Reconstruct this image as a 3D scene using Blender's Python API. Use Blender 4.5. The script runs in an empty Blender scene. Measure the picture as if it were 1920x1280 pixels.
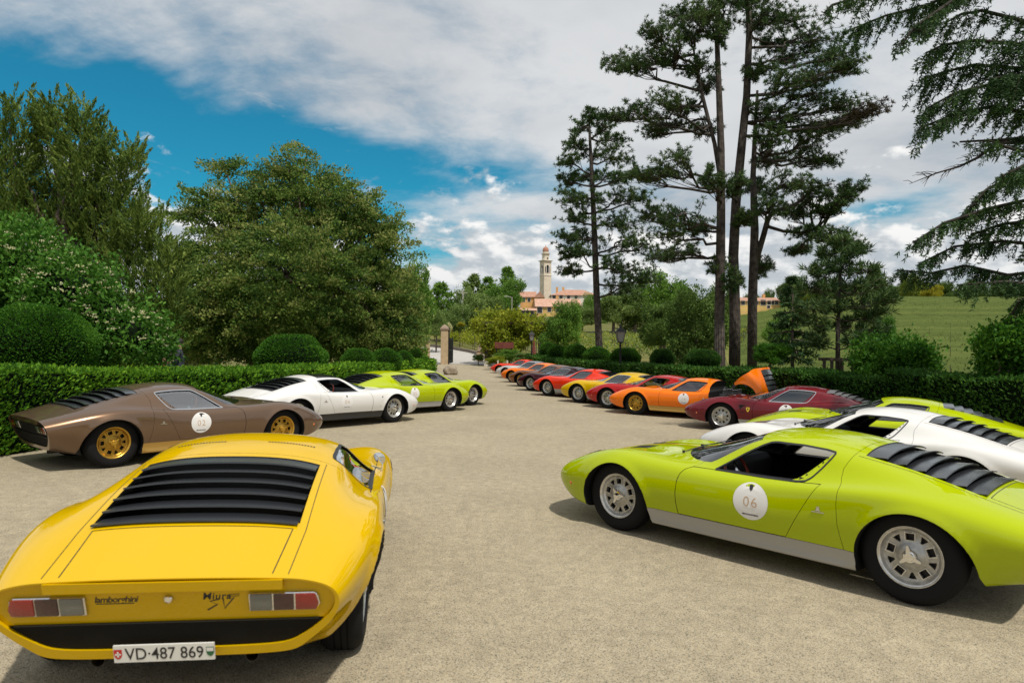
import bpy, bmesh, math, random
import numpy as np
from mathutils import Vector, Matrix
from mathutils.bvhtree import BVHTree

random.seed(7)
RNG = np.random.default_rng(7)
scene = bpy.context.scene
COL = scene.collection
rad = math.radians

# ------------------------------------------------------------------ camera
CAM_H = 1.692
TILT = rad(1.02)                      # the yard falls gently to the right
cam_data = bpy.data.cameras.new('camera')
cam_data.lens = 24.0
cam_data.sensor_width = 36.0
cam_data.clip_end = 6000
cam_data.clip_start = 0.05
cam_data.dof.use_dof = True
cam_data.dof.focus_distance = 13.0
cam_data.dof.aperture_fstop = 3.2
cam = bpy.data.objects.new('camera', cam_data)
COL.objects.link(cam)
cam.location = (0, 0, CAM_H)
cam.rotation_euler = (Matrix.Rotation(rad(90.718), 4, 'X') @ Matrix.Rotation(rad(0.445), 4, 'Z')).to_euler()
scene.camera = cam

# ------------------------------------------------------------------ light
SUN_DIR = Vector((0.24, -0.40, 0.885)).normalized()
SUN_EL = math.asin(SUN_DIR.z)
SUN_AZ = math.atan2(SUN_DIR.x, SUN_DIR.y)       # clockwise from +Y
sun_data = bpy.data.lights.new('sun', 'SUN')
sun_data.energy = 3.9
sun_data.angle = rad(2.2)
sun_data.color = (1.0, 0.94, 0.84)
sun = bpy.data.objects.new('sun', sun_data)
sun.rotation_euler = SUN_DIR.to_track_quat('Z', 'Y').to_euler()
sun.location = (20, 10, 40)
COL.objects.link(sun)

scene.render.engine = 'CYCLES'
scene.cycles.use_denoising = True
scene.cycles.max_bounces = 8
scene.cycles.transparent_max_bounces = 16
scene.cycles.caustics_reflective = False
scene.cycles.caustics_refractive = False
scene.view_settings.view_transform = 'Standard'
scene.view_settings.look = 'None'
scene.view_settings.exposure = 0.0
scene.view_settings.gamma = 1.0
# ------------------------------------------------------------------ sky
def build_world():
    w = bpy.data.worlds.new('World'); scene.world = w; w.use_nodes = True
    nt = w.node_tree; N = nt.nodes; L = nt.links
    bg = N['Background']; bg.inputs['Strength'].default_value = 0.1
    def math_(op, a, b=None, clamp=False):
        m = N.new('ShaderNodeMath'); m.operation = op; m.use_clamp = clamp
        for i, v in enumerate((a, b)):
            if v is None: continue
            if isinstance(v, (int, float)): m.inputs[i].default_value = v
            else: L.new(v, m.inputs[i])
        return m.outputs[0]
    def ramp(v, lo, hi, t0=0., t1=1.):
        m = N.new('ShaderNodeMapRange'); m.interpolation_type = 'SMOOTHSTEP'
        L.new(v, m.inputs['Value']); m.inputs['From Min'].default_value = lo; m.inputs['From Max'].default_value = hi
        m.inputs['To Min'].default_value = t0; m.inputs['To Max'].default_value = t1
        return m.outputs['Result']
    def noise(vec, scale, detail, rough, dist=0., off=(0, 0, 0)):
        a = N.new('ShaderNodeVectorMath'); a.operation = 'ADD'; L.new(vec, a.inputs[0]); a.inputs[1].default_value = off
        n = N.new('ShaderNodeTexNoise'); n.inputs['Scale'].default_value = scale; n.inputs['Detail'].default_value = detail
        n.inputs['Roughness'].default_value = rough; n.inputs['Distortion'].default_value = dist
        L.new(a.outputs[0], n.inputs['Vector']); return n.outputs['Fac']
    def comb(x, y, z):
        c = N.new('ShaderNodeCombineXYZ')
        for i, v in enumerate((x, y, z)):
            if isinstance(v, (int, float)): c.inputs[i].default_value = v
            else: L.new(v, c.inputs[i])
        return c.outputs[0]
    def mix(f, a, b):
        m = N.new('ShaderNodeMix'); m.data_type = 'RGBA'
        if isinstance(f, float): m.inputs['Factor'].default_value = f
        else: L.new(f, m.inputs['Factor'])
        for nm, v in (('A', a), ('B', b)):
            if isinstance(v, tuple): m.inputs[nm].default_value = (*v, 1)
            else: L.new(v, m.inputs[nm])
        return m.outputs['Result']
    sky = N.new('ShaderNodeTexSky'); sky.sky_type = 'NISHITA'; sky.sun_disc = False
    sky.sun_elevation = SUN_EL; sky.sun_rotation = SUN_AZ; sky.air_density = 1.1; sky.dust_density = 0.3; sky.ozone_density = 3.0
    tint = N.new('ShaderNodeMix'); tint.data_type = 'RGBA'; tint.blend_type = 'MULTIPLY'; tint.inputs['Factor'].default_value = 1.0
    L.new(sky.outputs['Color'], tint.inputs['A']); tint.inputs['B'].default_value = SKY_TINT
    blue = tint.outputs['Result']
    tc = N.new('ShaderNodeTexCoord'); d = tc.outputs['Generated']
    sp = N.new('ShaderNodeSeparateXYZ'); L.new(d, sp.inputs[0]); X, Y, Z = sp.outputs
    zz = math_('ADD', math_('MAXIMUM', Z, 0.0), 0.16)
    P = comb(math_('DIVIDE', X, zz), math_('DIVIDE', Y, zz), 0.0)
    hz = math_('SQRT', math_('ADD', math_('MULTIPLY', X, X), math_('MULTIPLY', Y, Y)))
    EL = math_('ARCTAN2', Z, hz); AZ = math_('ARCTAN2', X, Y)
    # gaps in the high layer, as directions
    def gap(px, py, sx, sy, amp, slope=0.0):
        u0 = (px-960)/1280; az0 = math.atan(u0); el0 = math.atan((656-py)/1280*math.cos(az0))
        da = math_('SUBTRACT', AZ, az0); de = math_('SUBTRACT', math_('SUBTRACT', EL, el0), math_('MULTIPLY', da, slope))
        q = math_('ADD', math_('POWER', math_('ABSOLUTE', math_('DIVIDE', da, sx)), 2.0), math_('POWER', math_('ABSOLUTE', math_('DIVIDE', de, sy)), 2.0))
        return math_('MULTIPLY', math_('EXPONENT', math_('MULTIPLY', q, -1.0)), amp)
    hole = None
    for g in ((150, 290, .34, .098, 1.0, -.20), (470, 335, .28, .078, 1.0, -.14), (800, 315, .20, .040, .62, -.06), (1050, 330, .16, .028, .5, 0.), (1680, 375, .09, .018, .55, .15), (990, 420, .10, .014, .35, 0.)):
        h = gap(*g); hole = h if hole is None else math_('ADD', hole, h)
    hole = math_('MINIMUM', hole, 1.0)
    n1 = noise(P, 1.05, 9, .60, .35, (3.1, 1.7, 0)); n1b = noise(P, 4.2, 6, .62, .2, (9.1, 4.7, 0))
    n1 = math_('ADD', math_('MULTIPLY', n1, .70), math_('MULTIPLY', n1b, .30))
    dens1 = ramp(math_('SUBTRACT', math_('ADD', n1, .16), math_('MULTIPLY', hole, .33)), .36, .66, 0., .96)
    # small wisps inside the gap
    nw = noise(comb(math_('MULTIPLY', AZ, 5.), math_('MULTIPLY', EL, 16.), 0.), 1.1, 6, .6, .3, (2.3, 7.7, 1.))
    wisp = ramp(nw, .585, .72, 0., .75)
    tone1 = ramp(n1b, .3, .7); tone1b = noise(P, .9, 5, .55, 0., (21., 4., 2.))
    c1 = mix(tone1, (.54, .59, .65), (.68, .71, .74)); c1 = mix(ramp(tone1b, .35, .65), c1, (.88, .89, .90))
    # heaped clouds near the horizon
    Q = comb(math_('MULTIPLY', AZ, 1.0), math_('MULTIPLY', EL, 1.75), 0.0)
    def cum(off): return math_('ADD', math_('MULTIPLY', noise(Q, 5.2, 9, .56, .15, off), .75), math_('MULTIPLY', noise(Q, 16., 6, .6, .1, off), .25))
    o = (5.3, 2.2, .4)
    n2 = cum(o); n2s = cum((o[0]+.012, o[1]+.022, o[2]))
    low = ramp(EL, .32, .04, -.20, .13)
    dens2 = ramp(math_('ADD', n2, low), .455, .525)
    lit = ramp(math_('SUBTRACT', n2, n2s), -.05, .06)
    base = ramp(EL, .00, .20, 0., 1.)
    c2 = mix(lit, (.60, .66, .71), (1.16, 1.15, 1.13)); c2 = mix(math_('MULTIPLY', math_('SUBTRACT', 1.0, base), .40), c2, (.50, .58, .64))
    def scale10(c):
        m = N.new('ShaderNodeVectorMath'); m.operation = 'SCALE'; L.new(c, m.inputs[0]); m.inputs['Scale'].default_value = 10.0*CLOUD_GAIN; return m.outputs[0]
    col = mix(wisp, blue, scale10(mix(0.5, (.70, .72, .73), (.70, .72, .73))))
    col = mix(dens1, col, scale10(c1)); col = mix(dens2, col, scale10(c2))
    L.new(col, bg.inputs['Color'])
SKY_TINT = (.12, .84, .90, 1)
CLOUD_GAIN = 0.84
build_world()
# ------------------------------------------------------------------ helpers
def W(x, y, z=0.0):
    """yard coordinates (plane z=0) -> world"""
    c, s = math.cos(TILT), math.sin(TILT)
    zz = z - CAM_H
    return Vector((x * c + zz * s, y, -x * s + zz * c + CAM_H))
YARD = Matrix.Translation((0, 0, CAM_H)) @ Matrix.Rotation(TILT, 4, 'Y') @ Matrix.Translation((0, 0, -CAM_H))

def mesh_np(name, verts, faces):
    me = bpy.data.meshes.new(name)
    me.from_pydata([tuple(map(float, v)) for v in verts], [], [tuple(map(int, f)) for f in faces])
    me.update()
    return me

def fast_mesh(name, V, F, mat_idx=None):
    """V (n,3), F (m,k) numpy -> mesh quickly"""
    V = np.asarray(V, np.float32); F = np.asarray(F, np.int32)
    me = bpy.data.meshes.new(name)
    n, k = F.shape
    me.vertices.add(len(V)); me.vertices.foreach_set('co', V.ravel())
    me.loops.add(n * k); me.loops.foreach_set('vertex_index', F.ravel())
    me.polygons.add(n)
    me.polygons.foreach_set('loop_start', np.arange(0, n * k, k, dtype=np.int32))
    if mat_idx is not None:
        me.polygons.foreach_set('material_index', np.asarray(mat_idx, np.int32))
    me.update(calc_edges=True)
    me.validate()
    return me

def link(name, me, mats=None, parent=None, smooth=None, **props):
    o = bpy.data.objects.new(name, me)
    COL.objects.link(o)
    if mats is not None:
        if not isinstance(mats, (list, tuple)): mats = [mats]
        if me is not None and len(me.materials) == 0:
            for m in mats: me.materials.append(m)
    if smooth is not None and me is not None:
        me.shade_smooth() if smooth is True else None
        if smooth not in (True, False): me.shade_smooth(); me.set_sharp_from_angle(angle=rad(smooth))
    if parent is not None: o.parent = parent
    for k, v in props.items():
        if v is not None: o[k] = v
    return o

def set_obj_mats(o, mats):
    for i, m in enumerate(mats):
        if i < len(o.material_slots):
            o.material_slots[i].link = 'OBJECT'
            o.material_slots[i].material = m

def thing(name, label, cat, loc=(0, 0, 0), rz=0.0, group=None):
    o = bpy.data.objects.new(name, None)
    o.empty_display_size = 0.2
    COL.objects.link(o)
    o.location = loc
    o.rotation_euler = (0, 0, rz)
    o['label'] = label; o['category'] = cat
    if group: o['group'] = group
    return o

class MB:
    """collects simple solids"""
    def __init__(s): s.v = []; s.f = []; s.m = []
    def add(s, V, F, mi=0):
        b = len(s.v); s.v += [tuple(map(float, v)) for v in V]
        s.f += [tuple(int(i) + b for i in f) for f in F]; s.m += [mi] * len(F); return s
    def box(s, x0, x1, y0, y1, z0, z1, mi=0):
        V = [(x, y, z) for z in (z0, z1) for y in (y0, y1) for x in (x0, x1)]
        return s.add(V, [(0, 2, 3, 1), (4, 5, 7, 6), (0, 1, 5, 4), (2, 6, 7, 3), (0, 4, 6, 2), (1, 3, 7, 5)], mi)
    def lathe(s, prof, n=24, axis='z', c=(0, 0, 0), mi=0, closed=False):
        V = []; F = []
        for r, h in prof:
            for k in range(n):
                a = 2 * math.pi * k / n
                p = (r * math.cos(a), r * math.sin(a), h)
                if axis == 'y': p = (p[0], p[2], p[1])
                if axis == 'x': p = (p[2], p[0], p[1])
                V.append((p[0] + c[0], p[1] + c[1], p[2] + c[2]))
        m = len(prof)
        for i in range(m if closed else m - 1):
            j = (i + 1) % m
            for k in range(n):
                k2 = (k + 1) % n
                f = (i * n + k, i * n + k2, j * n + k2, j * n + k)
                F.append(f[::-1] if axis == 'y' else f)
        if not closed:
            for i, fl in ((0, True), (m - 1, False)):
                if prof[i][0] > 1e-5:
                    f = tuple(i * n + k for k in range(n))
                    if fl: f = f[::-1]
                    F.append(f[::-1] if axis == 'y' else f)
        return s.add(V, F, mi)
    def tube(s, pts, rads, n=8, mi=0, cap=True):
        pts = [Vector(p) for p in pts]
        if not hasattr(rads, '__len__'): rads = [rads] * len(pts)
        V = []; F = []; up = Vector((0.13, 0.31, 0.94))
        ax = None
        for i, p in enumerate(pts):
            d = (pts[min(i + 1, len(pts) - 1)] - pts[max(i - 1, 0)]).normalized()
            if ax is None:
                ax = d.cross(up)
                if ax.length < 1e-3: ax = d.cross(Vector((1, 0, 0)))
            ax = (ax - d * ax.dot(d)).normalized(); by = d.cross(ax)
            for k in range(n):
                a = 2 * math.pi * k / n
                V.append(p + (ax * math.cos(a) + by * math.sin(a)) * rads[i])
        for i in range(len(pts) - 1):
            for k in range(n):
                k2 = (k + 1) % n
                F.append((i * n + k, i * n + k2, (i + 1) * n + k2, (i + 1) * n + k))
        if cap:
            F.append(tuple(range(n))[::-1]); F.append(tuple((len(pts) - 1) * n + k for k in range(n)))
        return s.add(V, F, mi)
    def prism(s, poly, a, b, axis='y', mi=0):
        """extrude a 2-D polygon; axis y: poly is (x,z); axis z: (x,y); axis x: (y,z)"""
        n = len(poly)
        area = sum(poly[i][0] * poly[(i + 1) % n][1] - poly[(i + 1) % n][0] * poly[i][1] for i in range(n))
        if area < 0: poly = poly[::-1]
        def P(u, v, t): return {'y': (u, t, v), 'z': (u, v, t), 'x': (t, u, v)}[axis]
        V = [P(u, v, a) for u, v in poly] + [P(u, v, b) for u, v in poly]
        F = [tuple(range(n))[::-1], tuple(range(n, 2 * n))] + [(i, (i + 1) % n, n + (i + 1) % n, n + i) for i in range(n)]
        if (axis == 'y') != (a > b): F = [f[::-1] for f in F]
        return s.add(V, F, mi)
    def mesh(s, name):
        me = mesh_np(name, s.v, s.f)
        if any(s.m): me.polygons.foreach_set('material_index', s.m)
        return me
    def build(s, name, mats, parent=None, smooth=None, **p):
        return link(name, s.mesh(name), mats, parent, smooth, **p)

def bevel_mesh(me, w, seg=2, ang=40):
    bm = bmesh.new(); bm.from_mesh(me)
    es = [e for e in bm.edges if len(e.link_faces) == 2 and e.calc_face_angle(0) > rad(ang)]
    bmesh.ops.bevel(bm, geom=es, offset=w, segments=seg, profile=0.6, affect='EDGES', clamp_overlap=True)
    bm.to_mesh(me); bm.free(); me.update()
    return me

# ------------------------------------------------------------------ materials
def mat(name, color, rough=0.5, metal=0.0, coat=0.0, coat_rough=0.03, spec=0.5, emit=None, var=0.0, scale=8.0, bump=0.0, bscale=60.0, color2=None):
    m = bpy.data.materials.new(name); m.use_nodes = True
    nt = m.node_tree; b = nt.nodes['Principled BSDF']
    b.inputs['Base Color'].default_value = (*color, 1)
    b.inputs['Roughness'].default_value = rough
    b.inputs['Metallic'].default_value = metal
    b.inputs['Coat Weight'].default_value = coat
    b.inputs['Coat Roughness'].default_value = coat_rough
    b.inputs['Specular IOR Level'].default_value = spec
    if emit:
        b.inputs['Emission Color'].default_value = (*emit[0], 1); b.inputs['Emission Strength'].default_value = emit[1]
    if var or color2 or bump:
        tc = nt.nodes.new('ShaderNodeTexCoord')
    if var or color2:
        n = nt.nodes.new('ShaderNodeTexNoise'); n.inputs['Scale'].default_value = scale; n.inputs['Detail'].default_value = 5
        nt.links.new(tc.outputs['Object'], n.inputs['Vector'])
        mx = nt.nodes.new('ShaderNodeMix'); mx.data_type = 'RGBA'
        c2 = color2 if color2 else tuple(c * (1 - var) for c in color)
        c1 = color if color2 else tuple(min(1, c * (1 + var)) for c in color)
        mx.inputs['A'].default_value = (*c1, 1); mx.inputs['B'].default_value = (*c2, 1)
        mr = nt.nodes.new('ShaderNodeMapRange'); mr.inputs['From Min'].default_value = 0.35; mr.inputs['From Max'].default_value = 0.65
        nt.links.new(n.outputs['Fac'], mr.inputs['Value'])
        nt.links.new(mr.outputs['Result'], mx.inputs['Factor'])
        nt.links.new(mx.outputs['Result'], b.inputs['Base Color'])
    if bump:
        n2 = nt.nodes.new('ShaderNodeTexNoise'); n2.inputs['Scale'].default_value = bscale; n2.inputs['Detail'].default_value = 4
        nt.links.new(tc.outputs['Object'], n2.inputs['Vector'])
        bp = nt.nodes.new('ShaderNodeBump'); bp.inputs['Strength'].default_value = bump; bp.inputs['Distance'].default_value = 0.02
        nt.links.new(n2.outputs['Fac'], bp.inputs['Height']); nt.links.new(bp.outputs['Normal'], b.inputs['Normal'])
    return m

def leaf_mat(name, colors, rough=0.5, trans=0.3, scale=1.2, patch=0.35):
    """foliage: colour varies per leaf island and slowly through space; thin translucent leaves"""
    m = bpy.data.materials.new(name); m.use_nodes = True
    nt = m.node_tree; N = nt.nodes; L = nt.links
    b = N['Principled BSDF']; out = N['Material Output']
    geo = N.new('ShaderNodeNewGeometry'); tc = N.new('ShaderNodeTexCoord')
    nz = N.new('ShaderNodeTexNoise'); nz.inputs['Scale'].default_value = scale; nz.inputs['Detail'].default_value = 3
    L.new(tc.outputs['Object'], nz.inputs['Vector'])
    mth = N.new('ShaderNodeMath'); mth.operation = 'MULTIPLY_ADD'; mth.inputs[1].default_value = 1 - patch
    ad = N.new('ShaderNodeMapRange'); ad.inputs['From Min'].default_value = 0.3; ad.inputs['From Max'].default_value = 0.7
    ad.inputs['To Max'].default_value = patch
    L.new(nz.outputs['Fac'], ad.inputs['Value']); L.new(geo.outputs['Random Per Island'], mth.inputs[0]); L.new(ad.outputs['Result'], mth.inputs[2])
    r = N.new('ShaderNodeValToRGB'); L.new(mth.outputs[0], r.inputs['Fac'])
    els = r.color_ramp.elements
    while len(els) < len(colors): els.new(0.5)
    for i, c in enumerate(colors):
        els[i].position = i / (len(colors) - 1); els[i].color = (*c, 1)
    L.new(r.outputs['Color'], b.inputs['Base Color'])
    b.inputs['Roughness'].default_value = rough+.1; b.inputs['Specular IOR Level'].default_value = 0.14
    tr = N.new('ShaderNodeBsdfTranslucent'); L.new(r.outputs['Color'], tr.inputs['Color'])
    mx = N.new('ShaderNodeMixShader'); mx.inputs['Fac'].default_value = trans
    L.new(b.outputs['BSDF'], mx.inputs[1]); L.new(tr.outputs['BSDF'], mx.inputs[2]); L.new(mx.outputs['Shader'], out.inputs['Surface'])
    return m

def glass_mat(name, tint=(0.75, 0.85, 0.83), ior=1.5, boost=1.0):
    m = bpy.data.materials.new(name); m.use_nodes = True
    nt = m.node_tree; N = nt.nodes; L = nt.links
    N.remove(N['Principled BSDF']); out = N['Material Output']
    t = N.new('ShaderNodeBsdfTransparent'); t.inputs['Color'].default_value = (*tint, 1)
    g = N.new('ShaderNodeBsdfGlossy'); g.inputs['Roughness'].default_value = 0.01
    fr = N.new('ShaderNodeFresnel'); fr.inputs['IOR'].default_value = ior
    mu = N.new('ShaderNodeMath'); mu.operation = 'MULTIPLY'; mu.inputs[1].default_value = 1.8 * boost; mu.use_clamp = True
    L.new(fr.outputs['Fac'], mu.inputs[0])
    mx = N.new('ShaderNodeMixShader')
    L.new(mu.outputs[0], mx.inputs['Fac']); L.new(t.outputs[0], mx.inputs[1]); L.new(g.outputs[0], mx.inputs[2])
    L.new(mx.outputs[0], out.inputs['Surface'])
    return m
# ------------------------------------------------------------------ the sports car: body surface
# half sections, bottom centre -> widest -> shoulder -> greenhouse -> top centre; x forward, z up
STN = [
 (2.235, [(0,.375),(.16,.375),(.24,.385),(.27,.405),(.255,.425),(.22,.437),(.18,.443),(.15,.446),(.11,.448),(.06,.449),(0,.45)]),
 (2.20, [(0,.325),(.30,.33),(.42,.35),(.465,.39),(.45,.43),(.40,.455),(.34,.467),(.28,.472),(.21,.475),(.11,.477),(0,.478)]),
 (2.12, [(0,.275),(.42,.28),(.56,.31),(.61,.38),(.595,.44),(.535,.482),(.45,.503),(.36,.512),(.27,.517),(.14,.521),(0,.523)]),
 (2.00, [(0,.235),(.53,.24),(.67,.28),(.725,.38),(.705,.465),(.64,.525),(.53,.555),(.42,.565),(.31,.57),(.16,.575),(0,.578)]),
 (1.80, [(0,.19),(.64,.195),(.77,.245),(.82,.385),(.802,.51),(.72,.595),(.59,.635),(.46,.638),(.34,.640),(.18,.647),(0,.65)]),
 (1.55, [(0,.165),(.70,.17),(.825,.23),(.868,.40),(.858,.56),(.775,.672),(.63,.714),(.48,.706),(.35,.703),(.18,.712),(0,.716)]),
 (1.27, [(0,.155),(.72,.16),(.824,.22),(.877,.41),(.874,.59),(.80,.722),(.65,.765),(.49,.751),(.35,.743),(.18,.751),(0,.756)]),
 (1.00, [(0,.150),(.74,.155),(.826,.22),(.880,.41),(.881,.585),(.825,.708),(.69,.757),(.52,.757),(.36,.757),(.18,.766),(0,.772)]),
 (.75,  [(0,.150),(.75,.155),(.826,.22),(.882,.41),(.884,.575),(.842,.692),(.73,.742),(.56,.754),(.37,.775),(.19,.793),(0,.799)]),
 (.50,  [(0,.150),(.75,.155),(.826,.22),(.883,.41),(.885,.57),(.850,.680),(.755,.732),(.60,.765),(.40,.835),(.20,.868),(0,.876)]),
 (.25,  [(0,.150),(.75,.155),(.826,.22),(.883,.41),(.885,.57),(.852,.675),(.762,.730),(.665,.805),(.50,.892),(.26,.940),(0,.952)]),
 (.02,  [(0,.150),(.75,.155),(.826,.22),(.883,.41),(.885,.57),(.852,.676),(.765,.732),(.657,.850),(.548,.955),(.30,1.018),(0,1.036)]),
 (-.20, [(0,.150),(.75,.155),(.826,.22),(.883,.41),(.885,.57),(.853,.680),(.767,.736),(.654,.868),(.554,.988),(.31,1.052),(0,1.070)]),
 (-.45, [(0,.150),(.75,.155),(.826,.22),(.883,.41),(.887,.575),(.857,.692),(.770,.745),(.656,.870),(.557,.986),(.315,1.053),(0,1.070)]),
 (-.70, [(0,.150),(.75,.155),(.826,.22),(.884,.41),(.894,.592),(.868,.718),(.768,.760),(.662,.868),(.560,.963),(.32,1.028),(0,1.044)]),
 (-.95, [(0,.150),(.75,.155),(.826,.22),(.885,.41),(.900,.605),(.878,.738),(.768,.780),(.664,.858),(.558,.924),(.32,.980),(0,.993)]),
 (-1.20,[(0,.150),(.74,.155),(.826,.22),(.886,.41),(.901,.605),(.877,.741),(.768,.790),(.666,.838),(.558,.878),(.32,.924),(0,.936)]),
 (-1.45,[(0,.160),(.70,.165),(.800,.23),(.872,.41),(.892,.588),(.862,.712),(.762,.764),(.662,.797),(.550,.818),(.32,.850),(0,.859)]),
 (-1.70,[(0,.200),(.52,.205),(.665,.255),(.785,.40),(.840,.560),(.816,.662),(.738,.714),(.645,.737),(.54,.749),(.32,.768),(0,.774)]),
 (-1.95,[(0,.262),(.45,.267),(.588,.312),(.722,.42),(.772,.530),(.748,.610),(.682,.652),(.605,.672),(.52,.681),(.31,.691),(0,.695)]),
 (-2.15,[(0,.312),(.38,.316),(.545,.352),(.660,.44),(.702,.515),(.690,.568),(.640,.602),(.570,.620),(.50,.628),(.30,.636),(0,.639)]),
 (-2.35,[(0,.345),(.32,.348),(.49,.380),(.60,.45),(.64,.505),(.63,.545),(.59,.570),(.53,.583),(.46,.590),(.28,.597),(0,.600)]),
]
def bspl_matrix(n_ctrl, n_out, periodic):
    T = np.linspace(0, n_ctrl if periodic else n_ctrl - 1, n_out, endpoint=not periodic)
    M = np.zeros((n_out, n_ctrl))
    for r, t in enumerate(T):
        i = int(math.floor(t))
        if not periodic and i >= n_ctrl - 1: i = n_ctrl - 2
        u = t - i
        w = ((1-u)**3/6, (3*u**3-6*u**2+4)/6, (-3*u**3+3*u**2+3*u+1)/6, u**3/6)
        for k, ww in zip((i-1, i, i+1, i+2), w):
            if periodic: M[r, k % n_ctrl] += ww
            else:
                if k < 0: M[r, 0] += 2*ww; M[r, 1] -= ww
                elif k >= n_ctrl: M[r, n_ctrl-1] += 2*ww; M[r, n_ctrl-2] -= ww
                else: M[r, k] += ww
    return M
def body_ctrl():
    R = []
    for x, half in STN:
        ring = [(x, y, z) for y, z in half] + [(x, -y, z) for y, z in half[-2:0:-1]]
        R.append(ring)
    return np.array(R)                 # (nx, nr, 3)
FA = (1.225, 0.283, 0.372); RA = (-1.285, 0.283, 0.368)   # wheel arch centres and radii
def body_points(nx=132, nr=132):
    P = body_ctrl(); a, b = P.shape[:2]
    Mx0 = bspl_matrix(a, a, False); Mr0 = bspl_matrix(b, b, True)
    C = P.copy()
    for it in range(3):                 # near-interpolating control net
        S = np.einsum('ij,jkl->ikl', Mx0, np.einsum('kj,ijl->ikl', Mr0, C))
        C = C + 0.85 * (P - S)
    S = np.einsum('ij,jkl->ikl', bspl_matrix(a, nx, False), np.einsum('kj,ijl->ikl', bspl_matrix(b, nr, True), C))
    S[:, 0, 1] = 0.0; S[:, nr // 2, 1] = 0.0
    for (cx, cz, r) in (FA, RA):        # the rolled lip round the arches
        d = np.hypot(S[..., 0] - cx, np.maximum(S[..., 2] - cz, 0)) - r
        lip = 0.016 * np.exp(-(np.maximum(d, -0.02) / 0.035) ** 2) * (np.abs(S[..., 1]) > 0.6) * (S[..., 2] > 0.2) * (d > -0.06)
        S[..., 1] += np.sign(S[..., 1]) * lip
    return S
def body_solid(nx=132, nr=132):
    S = body_points(nx, nr)
    V = S.reshape(-1, 3)
    F = [(i*nr+k, (i+1)*nr+k, (i+1)*nr+(k+1) % nr, i*nr+(k+1) % nr) for i in range(nx-1) for k in range(nr)]
    V = np.vstack([V, S[0].mean(0) + (0.012, 0, 0), S[-1].mean(0)])
    n0, n1 = nx*nr, nx*nr+1
    F += [(n0, k, (k+1) % nr) for k in range(nr)]
    F += [(n1, (nx-1)*nr+(k+1) % nr, (nx-1)*nr+k) for k in range(nr)]
    me = mesh_np('body', V, F)
    bm = bmesh.new(); bm.from_mesh(me); bmesh.ops.recalc_face_normals(bm, faces=bm.faces)
    bmesh.ops.triangulate(bm, faces=bm.faces)
    bm.to_mesh(me); bm.free(); me.update()
    return me
def solid(me):
    bm = bmesh.new(); bm.from_mesh(me); bmesh.ops.remove_doubles(bm, verts=bm.verts, dist=1e-6)
    bmesh.ops.recalc_face_normals(bm, faces=bm.faces)
    bm.to_mesh(me); bm.free(); me.update(); return me
def boolean(me, cutters, op='DIFFERENCE'):
    o = bpy.data.objects.new('tmp_a', me); COL.objects.link(o); objs = [o]
    for c in cutters:
        q = bpy.data.objects.new('tmp_b', solid(c)); COL.objects.link(q); objs.append(q)
        m = o.modifiers.new('b', 'BOOLEAN'); m.operation = op; m.object = q; m.solver = 'MANIFOLD'
    dg = bpy.context.evaluated_depsgraph_get()
    r = bpy.data.meshes.new_from_object(o.evaluated_get(dg))
    for q in objs: bpy.data.objects.remove(q)
    return r

BODY = body_solid()
_bm = bmesh.new(); _bm.from_mesh(BODY)
BODY_BVH = BVHTree.FromBMesh(_bm); _bm.free()
BODY_TRI = np.array([p.vertices[:] for p in BODY.polygons])
BODY_CO = np.array([v.co[:] for v in BODY.vertices])
BODY_NO = np.array([v.normal[:] for v in BODY.vertices])
def smooth_normal(p, fi):
    a, b, c = BODY_CO[BODY_TRI[fi]]
    v0, v1, v2 = b - a, c - a, np.array(p) - a
    d00, d01, d11, d20, d21 = v0 @ v0, v0 @ v1, v1 @ v1, v2 @ v0, v2 @ v1
    den = d00*d11 - d01*d01
    if abs(den) < 1e-18: n = BODY_NO[BODY_TRI[fi][0]]
    else:
        v = (d11*d20 - d01*d21)/den; w = (d00*d21 - d01*d20)/den
        n = (1-v-w)*BODY_NO[BODY_TRI[fi][0]] + v*BODY_NO[BODY_TRI[fi][1]] + w*BODY_NO[BODY_TRI[fi][2]]
    return n / (np.linalg.norm(n) + 1e-12)
def finish_panel(me, name):
    """faces on the original skin: slot 0 with the skin's own smooth normals; cut faces: slot 1"""
    me.materials.clear()
    cache = {}
    for v in me.vertices:
        co, no, fi, d = BODY_BVH.find_nearest(v.co)
        cache[v.index] = (d, fi)
    normals = [None] * len(me.loops); mi = [0] * len(me.polygons)
    for p in me.polygons:
        pn = np.array(p.normal[:]); on = all(cache[i][0] < 1e-3 for i in p.vertices)
        if on:
            co, no, fi, d = BODY_BVH.find_nearest(p.center)
            on = d < 1e-3 and pn @ smooth_normal(co, fi) > 0.75
        mi[p.index] = 0 if (on or (name == 'rear_clamshell' and p.center.x < -1.90 and p.center.z > .2)) else 1
        for li in p.loop_indices:
            vi = me.loops[li].vertex_index
            if on:
                n = smooth_normal(me.vertices[vi].co, cache[vi][1])
                normals[li] = n if n @ pn > 0.5 else pn
            else: normals[li] = pn
    me.polygons.foreach_set('material_index', mi)
    me.shade_smooth()
    me.normals_split_custom_set([tuple(n) for n in normals])
    me.name = name
    return me
def cast(x, y, z, d):
    """hit on the body skin from a point in direction d -> (point, normal)"""
    r = BODY_BVH.ray_cast(Vector((x, y, z)), Vector(d))
    if r[0] is None:
        r = BODY_BVH.find_nearest(Vector((x, y, z)))
    return r[0], Vector(smooth_normal(r[0], r[2]))
def skin_side(x, z, s, off=0.0):
    p, n = cast(x, s*1.5, z, (0, -s, 0)); return p + n*off
def skin_top(x, y, off=0.0):
    p, n = cast(x, y, 2.0, (0, 0, -1)); return p + n*off
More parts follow.
